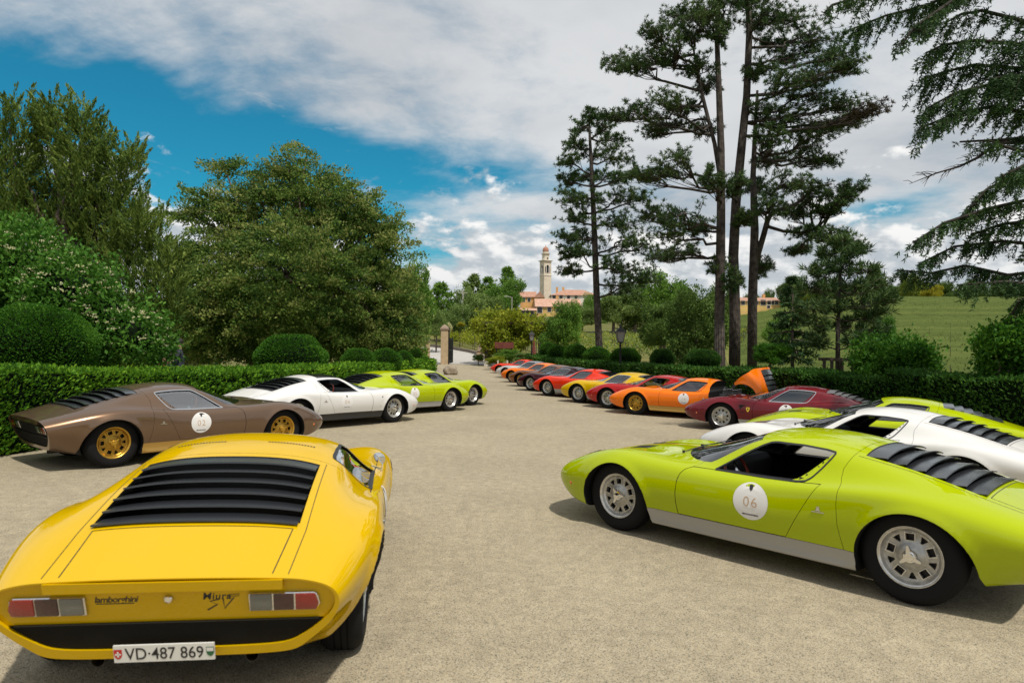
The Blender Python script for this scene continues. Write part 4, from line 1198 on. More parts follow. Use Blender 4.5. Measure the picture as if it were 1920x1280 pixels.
G['lime'] = leaf_mat('young_vine_leaf', [(0.1094, 0.165, 0.015), (0.25, 0.3, 0.025), (0.4219, 0.405, 0.0375)], .5, .35, .6)
G['yellow'] = leaf_mat('yellow_leaf', [(.22, .21, .02), (.36, .34, .03), (.45, .42, .05)], .5, .35, .6)
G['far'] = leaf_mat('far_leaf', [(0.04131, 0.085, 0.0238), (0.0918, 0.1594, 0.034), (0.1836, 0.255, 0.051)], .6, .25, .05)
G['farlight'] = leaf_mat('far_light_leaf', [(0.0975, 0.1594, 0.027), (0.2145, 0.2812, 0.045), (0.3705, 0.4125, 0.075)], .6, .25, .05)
CORE = mat('foliage_shade_core', (.005, .010, .004), .95, spec=.05)  # near-black paint stands in for the shade between the leaves

def px_lobes(lst, d, depth=.9, jitter=.5):
    s = d/1280; out = []
    for (px, py, rx, rz) in lst:
        p = pix(px, py, d+random.uniform(-jitter, jitter)*d*.06); out.append((p.x, p.y, p.z, rx*s, max(rx, 30)*s*depth, rz*s))
    return out
def put_tree(name, label, cat, base, trunk_mb, fol, leafmats, barkm=None, group=None, crown_name='crown', core=None, core_k=.66):
    b = Vector(base); t = thing(name, label, cat, b, group=group)
    if core:
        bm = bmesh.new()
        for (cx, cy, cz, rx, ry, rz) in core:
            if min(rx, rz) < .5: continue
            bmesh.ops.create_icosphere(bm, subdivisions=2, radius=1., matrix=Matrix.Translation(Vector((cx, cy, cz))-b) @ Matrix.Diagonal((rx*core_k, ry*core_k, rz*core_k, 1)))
        me = bpy.data.meshes.new('inner_shade'); bm.to_mesh(me); bm.free(); link('inner_shade', me, CORE, t, kind='stuff')  # solid dark blobs painted as the shade inside the crown
    if trunk_mb is not None and trunk_mb.v:
        trunk_mb.v = [tuple(Vector(v)-b) for v in trunk_mb.v]
        trunk_mb.build('trunk', barkm or M['bark'], t, smooth=True)
    me = fol.mesh(crown_name, b)
    link(crown_name, me, leafmats, t)
    return t
def boughs(lobes, n_b, per, r, thick, w, l, tip_frac=.2, up=.35, drop=.35, size_j=.45):
    """layered pads of leaves standing off the crown's surface"""
    P, D = lobe_points(lobes, n_b, .10); D = unit(D); n = len(P)
    P = P+D*RNG.uniform(-.45, .35, n)[:, None]*r
    out = unit(D*np.array([1, 1, .45])+rdir(n)*.35)               # bough axis
    side = unit(np.cross(out, np.array([0, 0, 1.])+rdir(n)*.25)); nor = unit(np.cross(side, out)); nor *= np.sign(nor[:, 2:3]+1e-6)
    sc = RNG.uniform(1-size_j, 1+size_j, n)
    k = np.repeat(np.arange(n), per); m = len(k)
    a = RNG.uniform(0, 2*np.pi, m); q = np.sqrt(RNG.random(m)); u = np.cos(a)*q; v = np.sin(a)*q
    C = P[k]+(out[k]*(u*r*1.25*sc[k])[:, None]+side[k]*(v*r*.8*sc[k])[:, None]+nor[k]*((thick*RNG.normal(0, 1, m)-drop*r*q*q*.6)*sc[k])[:, None])
    U = unit(out[k]*.7+side[k]*v[:, None]*.5+np.array([0, 0, up])+rdir(m)*.7); sz = RNG.uniform(.6, 1.4, m)
    V, F = leaf_quads(C, U, w*sz, l*sz, np.cross(U, unit(nor[k]+rdir(m)*.6)))
    tip = RNG.random(n) < tip_frac; mi = (tip[k] & (RNG.random(m) < .6)).astype(int) | ((u > .72) & (RNG.random(m) < tip_frac*2)).astype(int)
    f = Fol(); f.V.append(V); f.F.append(F); f.M.append(mi); f.n = len(V); return f
# ---- the two large trees on the left
def left_trees():
    T1 = [(-90, 360, 130, 170), (20, 320, 40, 100), (85, 300, 40, 100), (150, 300, 38, 95), (205, 330, 40, 75), (150, 215, 13, 44), (140, 250, 22, 50), (212, 285, 20, 50), (100, 205, 12, 38), (92, 245, 22, 50), (18, 225, 17, 52), (-12, 240, 26, 60), (236, 310, 17, 44), (185, 258, 12, 40), (56, 222, 11, 40), (252, 285, 10, 30),
          (210, 410, 64, 80), (110, 430, 120, 100), (275, 455, 44, 70), (240, 560, 84, 110), (305, 430, 20, 46), (312, 540, 38, 90), (60, 560, 150, 110), (150, 610, 120, 80), (240, 640, 80, 50), (262, 405, 20, 44), (330, 470, 14, 40)]
    T1 = [(a, b+16, c, e) for a, b, c, e in T1]
    d = 21.; L = px_lobes(T1, d, .8); base = pix(120, 690, d); base = Vector((base.x, d, tz(base.x, d)))
    f = Fol(); P, D = lobe_points(L, 2900, .22); D = unit(D); n = len(P); per = 105      # upswept feathery plumes
    ax = unit(D*np.array([.75, .75, .3])+np.array([0, 0, .85])+rdir(n)*.3); ln = RNG.uniform(.45, 1.05, n); P = P-ax*.25*ln[:, None]
    k = np.repeat(np.arange(n), per); m = len(k); t = RNG.random(m)
    C = P[k]+ax[k]*(t*ln[k])[:, None]+rdir(m)*((.20*(1-t)**.7+.015)*ln[k]*RNG.random(m)**.6)[:, None]
    U = unit(ax[k]*.9+rdir(m)*.45); sz = RNG.uniform(.6, 1.3, m); V, F = leaf_quads(C, U, .031*sz, .125*sz); f.add(V, F)
    g = crown([(*q[:3], q[3]*.58, q[4]*.58, q[5]*.62) for q in L if q[3] > .55], 5200, 8, .16, .04, .14, .8, .4, .3); f.add(g.V[0], g.F[0])
    mb = MB(); top = pix(130, 330, d); limb(mb, base, top, .26, .07)
    for q in L[1:14]: limb(mb, base.lerp(top, random.uniform(.25, .7)), q[:3], .10, .025)
    put_tree('conifer_tree', 'tall feathery olive-green conifer at the left edge behind the hedge', 'tree', base, mb, f, [G['yew']])
    T2 = [(575, 300, 14, 26), (500, 330, 14, 24), (625, 345, 14, 24), (690, 395, 16, 24), (455, 365, 14, 22), (515, 400, 62, 70), (600, 400, 75, 80), (555, 345, 46, 46), (535, 303, 16, 30), (480, 350, 32, 34), (420, 312, 20, 18), (655, 410, 62, 66), (640, 368, 24, 24), (710, 470, 58, 70), (722, 425, 22, 26), (450, 440, 62, 66), (395, 382, 36, 32), (355, 400, 26, 20),
          (415, 520, 90, 84), (560, 520, 140, 110), (690, 560, 88, 84), (738, 585, 42, 66), (470, 600, 130, 76), (620, 615, 140, 64), (375, 600, 62, 72), (752, 625, 28, 36), (590, 450, 110, 80), (345, 500, 36, 60)]
    d = 31.; L = px_lobes(T2, d, .8); base = pix(570, 690, d); base = Vector((base.x, d, tz(base.x, d)))
    f = boughs(L, 1420, 215, .62, .085, .060, .115, .20)
    g = crown([(*q[:3], q[3]*.60, q[4]*.60, q[5]*.60) for q in L if q[3] > .8], 5200, 8, .20, .085, .15, .2, .4, .3); f.add(g.V[0], g.F[0])
    mb = MB(); top = pix(580, 400, d); limb(mb, base, top, .32, .08)
    for q in L: limb(mb, base.lerp(top, random.uniform(.2, .75)), q[:3], .11, .03)
    put_tree('holm_oak', 'broad dark holm oak with yellowish new shoots left of the gate', 'tree', base, mb, f, [G['oak'], G['oaktip']])
    # paler, fuller bush at the oak's right foot
    d = 34.; L = px_lobes([(750, 560, 30, 44), (764, 605, 22, 38), (745, 620, 40, 50), (772, 645, 14, 22)], d, .9); base = pix(760, 680, d); base = Vector((base.x, d, tz(base.x, d)))
    f = crown(L, 1500, 16, .18, .07, .13, .35, .5, .14, 1, .40, noise_k=1.6, noise_a=.2)
    mb = MB(); limb(mb, base, L[0][:3], .10, .03); put_tree('olive_bush', 'pale olive bush at the foot of the holm oak', 'bush', base, mb, f, [G['oak'], G['oaktip']], crown_name='foliage')
    # flowering viburnum in front
    V1 = [(-30, 520, 90, 90), (60, 510, 80, 70), (40, 455, 50, 40), (130, 550, 80, 70), (190, 600, 70, 70), (250, 635, 60, 55), (120, 640, 120, 60), (290, 655, 36, 34), (-20, 600, 120, 100), (90, 480, 40, 35)]
    d = 15.5; L = px_lobes(V1, d, .9); base = pix(130, 690, d); base = Vector((base.x, d, tz(base.x, d)))
    f = crown(L, 5200, 12, .11, .055, .10, .25, .6, .12, noise_k=2.2, noise_a=.14)
    P, D = lobe_points(L, 1500, .05); D = unit(D); up = D[:, 2] > -.25; P = P[up]; D = D[up]
    for k in range(len(P)):
        n = 9; C = P[k]+D[k]*.06+RNG.normal(size=(n, 3))*np.array([.035, .035, .014])
        V, F = leaf_quads(C, rdir(n)*np.array([1, 1, .25]), .034, .040, np.cross(rdir(n), np.array([[0, 0, 1.]]))); f.add(V, F, 1)
    mb = MB()
    for q in L: limb(mb, base+Vector((random.uniform(-.4, .4), random.uniform(-.3, .3), 0)), q[:3], .05, .015)
    put_tree('flowering_shrub', 'large green shrub covered in cream flower heads at the left', 'shrub', base, mb, f, [G['vib'], G['flower']], crown_name='foliage', core=L, core_k=.6)
left_trees()

# ---- clipped hedges: a leafy skin over a solid core painted dark as inner shade
def hedge(name, label, path, width, height, hfun=None, leaf=.045, dens=900, mats=None, group=None, side=1):
    """path: list of (x,y) along the yard-facing face; the hedge lies on the outer side"""
    P = [Vector((x, y, 0)) for x, y in path]; seg = []; tot = 0
    for a, b in zip(P, P[1:]): seg.append((a, b, (b-a).length)); tot += (b-a).length
    base = Vector((P[0].x, P[0].y, tz(P[0].x, P[0].y))); root = thing(name, label, 'hedge', base, group=group)
    f = Fol(); core = MB(); hs = hfun or [height]*len(P)
    for si, (a, b, L) in enumerate(seg):
        d = (b-a)/L; nrm = Vector((d.y, -d.x, 0))*side       # towards the yard
        h0, h1 = hs[si], hs[si+1]; hh = (h0+h1)/2
        def pt(u, v, w):  # u along, v up, w depth away from the yard
            x = a.x+d.x*u-nrm.x*w; y = a.y+d.y*u-nrm.y*w; return x, y, tz(x, y)+v
        dist = max(8., (a.y+b.y)/2); lf = leaf*(dist/10)**.55; dn = dens*(10/dist)**1.1
        for face, area in (('front', L*hh), ('top', L*width), ('back', L*hh*.3)):
            n = int(area*dn)
            u = RNG.uniform(-.02, L+.02, n)
            hv = h0+(h1-h0)*np.clip(u/L, 0, 1)
            wob = .035*np.sin(u*1.7+a.x)+.025*np.sin(u*4.1+a.y)+.02*np.sin(u*9.)
            if face == 'front': v = RNG.uniform(.02, 1., n)*hv; w = wob*.8+RNG.normal(0, .035, n); no = np.array([nrm.x, nrm.y, .25])
            elif face == 'top': v = hv+wob*.7+RNG.normal(0, .028, n); w = RNG.uniform(0, width, n); no = np.array([nrm.x*.2, nrm.y*.2, 1.])
            else: v = RNG.uniform(.6, 1., n)*hv; w = width+RNG.normal(0, .035, n); no = np.array([-nrm.x, -nrm.y, .3])
            x = a.x+d.x*u-nrm.x*w; y = a.y+d.y*u-nrm.y*w; z = terrain(x, y)+v
            C = np.stack([x, y, z], 1); U = unit(no*.9+np.array([0, 0, .45])+rdir(n)*.75); sz = RNG.uniform(.6, 1.4, n)
            V, F = leaf_quads(C, U, lf*.62*sz, lf*1.25*sz, np.cross(U, unit(no+rdir(n)*.7))); f.add(V, F)
        e = .05; q = [pt(-.02, 0, e), pt(L+.02, 0, e), pt(L+.02, 0, width-e), pt(-.02, 0, width-e)]
        V = [(x, y, z-.1) for x, y, z in q]+[(x, y, z+hq-.05) for (x, y, z), hq in zip(q, (h0, h1, h1, h0))]
        core.add(V, [(0, 1, 2, 3), (4, 7, 6, 5), (0, 4, 5, 1), (1, 5, 6, 2), (2, 6, 7, 3), (3, 7, 4, 0)])
    # end cap
    for (a, b, L), at_end in ((seg[-1], True), (seg[0], False)):
        d = (b-a)/L; nrm = Vector((d.y, -d.x, 0))*side; p = b if at_end else a; sg = 1 if at_end else -1
        hE = hs[-1] if at_end else hs[0]; dist = max(8., p.y); lf = leaf*(dist/10)**.55; n = int(width*hE*dens*(10/dist)**1.1)
        w = RNG.uniform(0, width, n); v = RNG.uniform(0, hE, n); u = RNG.normal(0, .03, n)*1.0
        x = p.x+d.x*u-nrm.x*w; y = p.y+d.y*u-nrm.y*w; C = np.stack([x, y, terrain(x, y)+v], 1)
        no = np.array([d.x*sg, d.y*sg, .3]); U = unit(no+rdir(n)*.8); V, F = leaf_quads(C, U, lf*.62, lf*1.25); f.add(V, F)
    core.v = [tuple(Vector(v)-base) for v in core.v]
    core.build('shade_core', CORE, root)
    link('foliage', f.mesh('foliage', base), mats or [G['hedge']], root)
    return root
hedge('clipped_hedge', 'long clipped bright green hedge behind the brown car on the left', [(-9.2, 3.0), (-7.35, 9.0), (-6.3, 14.), (-5.35, 20.), (-4.3, 28.), (-3.75, 33.5)], 1.15, 1.15, hfun=[1.27, 1.24, 1.08, 1.04, 1.06, 1.16], dens=1500, leaf=.05, side=1)
hedge('clipped_hedge', 'low hedge block beyond the gate pillar at the left', [(-6.6, 40.), (-6.4, 52.)], 1.2, 1.5, dens=700, side=1)
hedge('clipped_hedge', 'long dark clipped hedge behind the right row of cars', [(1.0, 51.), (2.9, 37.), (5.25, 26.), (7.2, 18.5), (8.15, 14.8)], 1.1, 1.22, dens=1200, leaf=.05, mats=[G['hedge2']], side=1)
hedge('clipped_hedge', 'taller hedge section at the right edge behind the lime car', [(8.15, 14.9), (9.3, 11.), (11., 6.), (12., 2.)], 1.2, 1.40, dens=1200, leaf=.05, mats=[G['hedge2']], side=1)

# ---- clipped balls
def ball_mesh(seed, nleaf=5200, lf=.05):
    global RNG
    keep = RNG; RNG = np.random.default_rng(seed)
    D = rdir(nleaf); D = D[D[:, 2] > -.6]; n = len(D)
    bump = 1+.035*np.sin(D[:, 0]*7+seed)+.03*np.sin(D[:, 1]*9+seed*2)+.025*np.sin(D[:, 2]*8)
    D2 = np.sign(D)*np.abs(D)**.86; D2 = D2/np.maximum(np.linalg.norm(D2, axis=1, keepdims=True)**.8, .6); C = D2*bump[:, None]*(1-np.abs(RNG.normal(0, .03, n)))[:, None]
    U = unit(D*.8+np.array([0, 0, .4])+rdir(n)*.8); sz = RNG.uniform(.6, 1.4, n)
    V, F = leaf_quads(C, U, lf*.62*sz, lf*1.25*sz, np.cross(U, unit(D+rdir(n)*.7)))
    RNG = keep
    return fast_mesh('foliage', V, F)
BALLS = {'big': ball_mesh(3, 34000, .040), 'a': ball_mesh(5, 17000, .050), 'b': ball_mesh(8, 9000, .065)}
def core_ball():
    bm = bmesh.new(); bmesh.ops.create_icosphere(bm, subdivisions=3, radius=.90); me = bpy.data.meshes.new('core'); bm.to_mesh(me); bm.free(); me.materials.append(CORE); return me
CBALL = core_ball()
def ball(px, ytop, wpx, hpx, d, label, kind='b', m='box', group='clipped evergreen domes'):
    c = pix(px, ytop+hpx/2, d); s = d/1280; r = wpx/2*s; top = pix(px, ytop, d).z; gz = tz(c.x, d)
    rz = hpx/2*s*1.12; r = r*1.04; t = thing('topiary_dome', label, 'topiary', (c.x, d, gz), group=group)
    for nm, me, mm in (('foliage', BALLS[kind], G[m]), ('shade_core', CBALL, CORE)):
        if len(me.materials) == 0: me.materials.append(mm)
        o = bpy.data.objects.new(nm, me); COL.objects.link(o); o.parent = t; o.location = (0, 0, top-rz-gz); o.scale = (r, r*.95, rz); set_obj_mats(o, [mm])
        o.rotation_euler = (0, 0, px*.37)
    mb = MB().tube([(0, 0, -.05), (0, 0, max(.1, top-rz-gz))], .05, 6); mb.build('stem', M['bark'], t)
ball(72, 572, 196, 150, 12.2, 'largest clipped dome, at the left edge in front of the flowering shrub', 'big')
ball(545, 626, 132, 90, 22.5, 'broad clipped dome standing alone before the holm oak', 'a')
ball(672, 652, 64, 46, 25.2, 'dark clipped dome, nearest of the small ones right of the broad dome', 'a', 'box')
ball(722, 653, 60, 44, 26.6, 'dark clipped dome second among the small ones under the oak')
ball(756, 657, 36, 34, 28.6, 'small clipped dome third among the small ones under the oak')
ball(778, 652, 30, 34, 31.5, 'small round dome next to the low gate pillar')
for px, yt, w, h, d, lab in ((1027, 641, 32, 30, 47., 'farthest clipped dome along the right hedge'), (1045, 646, 36, 28, 43., 'second farthest clipped dome on the right hedge'), (1080, 645, 44, 32, 38., 'clipped dome left of the lone pine trunk'),
        (1120, 650, 50, 34, 34.5, 'clipped dome with browning leaves under the lone pine'), (1172, 652, 58, 36, 31., 'clipped dome behind the near lamp post'), (1242, 653, 47, 40, 27.5, 'narrow dark clipped dome right of the lamp post'), (1317, 654, 66, 38, 24.8, 'wide dark clipped dome left of the large pine trunks')):
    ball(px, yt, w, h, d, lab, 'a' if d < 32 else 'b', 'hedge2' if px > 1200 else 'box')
# ------------------------------------------------------------------ pines
def tufts(f, C, A, per, w, l, mi=0, spread=1.0):
    """needle brushes at C around axis A"""
    n = len(C); U = unit(np.repeat(unit(A), per, 0)*.75+rdir(n*per)*spread)
    sz = RNG.uniform(.7, 1.3, n*per); P = np.repeat(C, per, 0)+U*(l*.42)
    V, F = leaf_quads(P, U, w*sz, l*sz); f.add(V, F, mi)
def pine_pad(f, mb, origin, c, r, n_tw, per, w, l, r0, mi=0, tuft_n=4, sag=.15):
    """a limb from origin to a flat pad centred at c (radii r), forking into twigs that carry tufts"""
    o, c = Vector(origin), Vector(c)
    pts = limb(mb, o, c, r0, r0*.45, sag=-.12*(c-o).length*.5, n=5, jit=.05, sides=6)
    C = []; A = []
    for k in range(n_tw):
        st = pts[random.choice((2, 3, 3, 4, 4, 5))]; d = Vector(rdir(1)[0]); e = c+Vector((d.x*r[0], d.y*r[1], d.z*r[2]))*random.uniform(.55, 1.05)
        tw = limb(mb, st, e, r0*.30, .008, sag=-.05, n=3, jit=.06, sides=4)
        dirv = (tw[-1]-tw[-2]).normalized()
        for j in range(tuft_n):
            t = 1-.16*j; p = st.lerp(e, t)+Vector(RNG.normal(size=3)*.10*r[2]); C.append(p); A.append(dirv+Vector((0, 0, .6)))
    tufts(f, np.array([tuple(q) for q in C]), np.array([tuple(q) for q in A]), per, w, l, mi)
def trunk_px(mb, pts, d, rpx, sides=10, dd=None):
    P = []; R = []
    for i, (px, py) in enumerate(pts):
        P.append(pix(px, py, d+(dd[i] if dd else 0))); R.append(rpx[i]*.74*d/1280)
    mb.tube(P, R, sides); return P
def nearest(P, q):
    best = None
    for a, b in zip(P, P[1:]):
        for t in (0, .25, .5, .75, 1.):
            p = a.lerp(b, t); s = (p-q).length + max(0, (p.z-q.z))*.4
            if best is None or s < best[0]: best = (s, p)
    return best[1]
def lone_pine():
    d = 37.; mb = MB(); f = Fol()
    T = trunk_px(mb, [(1124, 668), (1123, 640), (1119, 560), (1115, 450), (1111, 350), (1106, 260), (1104, 205)], d, [10.5, 9.2, 8.6, 7.6, 6, 3.6, 1.2]); base = Vector((T[0].x, d, tz(T[0].x, d)))
    mb.tube([base-Vector((0, 0, .2)), T[0], T[1]], [.28, .226, .198], 10)
    pads = [(1105, 215, 26, 14), (1090, 240, 30, 16), (1135, 235, 30, 16), (1075, 270, 26, 14), (1150, 262, 30, 14), (1065, 300, 26, 14), (1115, 285, 40, 18), (1165, 292, 34, 16), (1060, 335, 30, 14), (1095, 330, 34, 16), (1140, 325, 38, 18), (1185, 330, 34, 16), (1065, 370, 34, 16), (1110, 370, 40, 18), (1160, 365, 42, 18), (1200, 370, 26, 14), (1075, 405, 30, 14), (1145, 410, 42, 18), (1190, 415, 40, 18), (1062, 438, 24, 12), (1100, 440, 30, 14), (1165, 450, 46, 20), (1205, 460, 36, 18), (1060, 470, 24, 14), (1070, 505, 26, 14), (1085, 470, 22, 12), (1150, 490, 34, 18), (1190, 500, 44, 20), (1165, 530, 36, 18), (1215, 520, 30, 16)]
    s = d/1280
    for px, py, rx, rz in pads:
        c = pix(px, py, d+random.uniform(-1.8, 1.8)); o = nearest(T, c+Vector((0, 0, -.3)))
        pine_pad(f, mb, o, c, (rx*s*1.08, rx*s*1.08, rz*s*1.25), 18, 18, .034, .23, .06, tuft_n=4)
    put_tree('lone_pine', 'slender lone pine with a tall bare trunk right of the church tower', 'tree', base, mb, f, [G['pine']], M['pinebark'])
def pine_group():
    d = 25.; s = d/1280
    trunks = [
     ([(1350, 705), (1349, 600), (1351, 480), (1352, 380), (1352, 280), (1348, 170), (1344, 70), (1350, -40)], [13.5, 12.5, 11.8, 10.5, 9, 7.5, 6, 4], 0.),
     ([(1377, 705), (1378, 590), (1375, 480), (1380, 380), (1390, 280), (1400, 180), (1405, 60), (1400, -40)], [14.5, 13.5, 12.5, 11.5, 10.5, 9, 8, 5], .7),
     ([(1410, 700), (1411, 560), (1415, 430), (1412, 330), (1416, 240), (1420, 170)], [12, 11.5, 10, 7, 5, 3], 1.6)]
    padsets = [
     [(1150, 118, 34, 16), (1180, 120, 30, 14), (1215, 105, 44, 16), (1255, 92, 46, 18), (1290, 62, 40, 18), (1310, 30, 52, 22), (1265, 30, 38, 18), (1225, 55, 28, 12), (1145, 215, 28, 12), (1195, 205, 40, 14), (1240, 185, 44, 16), (1250, 230, 46, 16), (1285, 205, 36, 14), (1310, 120, 40, 20), (1330, 160, 36, 20), (1220, 245, 30, 12), (1262, 300, 40, 16), (1240, 325, 30, 12), (1200, 330, 24, 10), (1285, 400, 50, 22), (1310, 430, 30, 16), (1250, 430, 44, 20), (1220, 400, 26, 14), (1270, 470, 50, 18), (1235, 480, 30, 14), (1360, 20, 50, 22), (1320, 240, 40, 20), (1330, 330, 26, 14), (1345, 495, 24, 22), (1340, -14, 50, 18), (1325, 15, 40, 18), (1350, 60, 30, 22)],
     [(1440, 25, 50, 22), (1490, 40, 48, 22), (1540, 70, 50, 18), (1580, 100, 40, 14), (1500, 100, 50, 20), (1450, 85, 40, 22), (1545, 135, 50, 18), (1600, 125, 30, 10), (1480, 150, 50, 18), (1530, 175, 50, 14), (1590, 190, 44, 14), (1640, 205, 34, 9), (1420, 130, 36, 18), (1600, 225, 36, 10), (1375, 345, 30, 20), (1395, 410, 22, 14), (1375, 525, 20, 24), (1395, -12, 50, 18), (1430, -8, 44, 18), (1420, 40, 30, 20)],
     [(1440, 205, 50, 20), (1490, 225, 52, 18), (1535, 250, 50, 16), (1570, 235, 40, 12), (1450, 255, 44, 18), (1500, 290, 54, 20), (1550, 300, 40, 14), (1440, 300, 46, 20), (1470, 345, 54, 22), (1520, 355, 44, 18), (1570, 372, 38, 16), (1600, 350, 28, 14), (1440, 385, 44, 22), (1490, 395, 44, 16), (1545, 395, 34, 12), (1415, 350, 30, 18), (1520, 435, 46, 14), (1565, 445, 42, 16), (1495, 470, 30, 10), (1600, 465, 26, 12), (1430, 500, 26, 20)]]
    labs = ['left trunk of the three tall dark pines, carrying the long left boughs', 'middle trunk of the three tall dark pines, reaching out of the top of the picture', 'right trunk of the three tall dark pines, forking into a bent limb']
    for k, ((pts, rr, dd), pads, lab) in enumerate(zip(trunks, padsets, labs)):
        mb = MB(); f = Fol(); dk = d+dd
        T = trunk_px(mb, pts, dk, rr, 12); base = Vector((T[0].x, dk, tz(T[0].x, dk))); mb.tube([base-Vector((0, 0, .2)), T[0], T[1]], [rr[0]*s*.95, rr[0]*s*.745, rr[1]*s*.742], 12)
        if k == 2:
            B = trunk_px(mb, [(1414, 500), (1432, 440), (1440, 410), (1452, 395), (1490, 385), (1530, 350), (1560, 345)], dk, [8, 7, 6.5, 5.5, 4.5, 3.5, 2], 8); B2 = trunk_px(mb, [(1440, 425), (1470, 434), (1500, 436), (1530, 430)], dk-.3, [4.5, 4, 3.2, 2], 7); T = T+B2
        if k == 0:
            B = trunk_px(mb, [(1352, 345), (1340, 270), (1322, 200), (1308, 140), (1300, 90)], dk+.3, [6, 5.5, 5, 4, 2.5], 8); T = T+B[::-1]
        for px, py, rx, rz in pads:
            c = pix(px, py, dk+random.uniform(-2.2, 2.2)); o = nearest(T, c+Vector((0, 0, -.2)))
            dead = (k == 1 and px > 1610 and py > 180)
            pine_pad(f, mb, o, c, (rx*s*1.05, rx*s*1.2, rz*s*1.2), 26 if k == 0 else 34, 20, .021, .165, .055, mi=1 if dead else 0, tuft_n=4)
        put_tree('tall_pine', lab, 'tree', base, mb, f, [G['pine'], G['pine_dead']], M['pinebark'], group='tall pines behind the right hedge')
G['pine_dead'] = leaf_mat('browning_needle', [(.035, .028, .018), (.07, .05, .03), (.05, .05, .02)], .6, .1, 1.)
lone_pine(); pine_group()

def conic(px, ytop, ybase, wpx, d, name, label, leafm, layers=14, droop=.25, per=9, w=.05, l=.26, group=None, bare=.12, up=.25, ntw=10):
    """whorled conifer"""
    top = pix(px, ytop, d); bx = pix(px, ybase, d); base = Vector((bx.x, d, tz(bx.x, d))); s = d/1280; Hh = top.z-base.z; R = wpx/2*s
    mb = MB(); f = Fol(); mb.tube([base, base.lerp(top, .5), top], [max(.05, Hh*.018), Hh*.011, .015], 8)
    C = []; A = []
    for i in range(layers):
        t = bare+(1-bare)*(i+random.uniform(0, .8))/layers; rr = R*(1-t)**.8*random.uniform(.75, 1.1)+.12
        for k in range(6):
            a = random.uniform(0, 6.28); o = base.lerp(top, t); e = o+Vector((math.cos(a)*rr, math.sin(a)*rr, (up-droop)*rr))
            limb(mb, o, e, .03, .008, sag=.04*rr, n=3, jit=.03, sides=4)
            for j in range(ntw):
                q = random.uniform(.25, 1.05); p = o.lerp(e, q)+Vector((random.gauss(0, .14*rr), random.gauss(0, .14*rr), random.gauss(-.03, .05*rr))); C.append(tuple(p)); A.append((math.cos(a), math.sin(a), .3-droop))
    tufts(f, np.array(C), np.array(A), per, w, l)
    return put_tree(name, label, 'tree', base, mb, f, [leafm], group=group)
conic(1486, 520, 690, 118, 23., 'fir_tree', 'drooping young fir right of the tall pine trunks', G['cedar'], 17, .45, 10, .035, .20, bare=.04, ntw=9)
def young_pine():
    d = 19.5; s = d/1280; mb = MB(); f = Fol()
    T = trunk_px(mb, [(1571, 705), (1571, 640), (1573, 560), (1576, 500), (1580, 445)], d, [6.2, 5.6, 4.4, 3., 1.2], 9); base = Vector((T[0].x, d, tz(T[0].x, d))); mb.tube([base-Vector((0, 0, .1)), T[0]], [.11, .095], 9)
    for px, py, rx, rz in [(1580, 455, 26, 16), (1555, 475, 26, 14), (1605, 475, 26, 14), (1540, 505, 30, 14), (1580, 500, 30, 18), (1620, 505, 34, 14), (1525, 540, 34, 14), (1565, 535, 34, 18), (1610, 540, 38, 16), (1650, 530, 28, 12), (1660, 560, 22, 14), (1520, 575, 34, 14), (1560, 575, 30, 16), (1615, 575, 34, 16), (1640, 590, 30, 12), (1530, 610, 30, 16), (1595, 610, 34, 16), (1535, 640, 22, 12), (1605, 640, 26, 14), (1635, 615, 30, 14)]:
        c = pix(px, py, d+random.uniform(-1., 1.)); o = nearest(T, c+Vector((0, 0, -.15)))
        pine_pad(f, mb, o, c, (rx*s*1.05, rx*s*1.05, rz*s*1.05), 15, 13, .026, .25, .022, tuft_n=3)
    put_tree('young_pine', 'young dark pine tied inside a wooden stake frame', 'tree', base, mb, f, [G['pine']], M['pinebark'])
    # its stake frame
    st = thing('stake_frame', 'wooden stake frame round the young pine trunk', 'stake', base)
    for q, (px, dy) in enumerate(((1552, -.25), (1591, -.25), (1556, .35), (1590, .35))):
        p = pix(px, 672, d)-base; MB().tube([(p.x, dy, -.2), (p.x, dy, p.z)], .045, 8).build('stake', M['wood_old'], st)
    for z, dy in ((673, -.31), (673, .41)):
        p = pix(1547, z, d)-base; q = pix(1597, z, d)-base; MB().box(p.x, q.x, dy-.03, dy+.03, p.z-.05, p.z+.04).build('rail', M['wood_old'], st)
M['wood_old'] = mat('weathered_wood', (.055, .042, .032), .9, var=.3, scale=9, bump=.4, bscale=40)
young_pine()

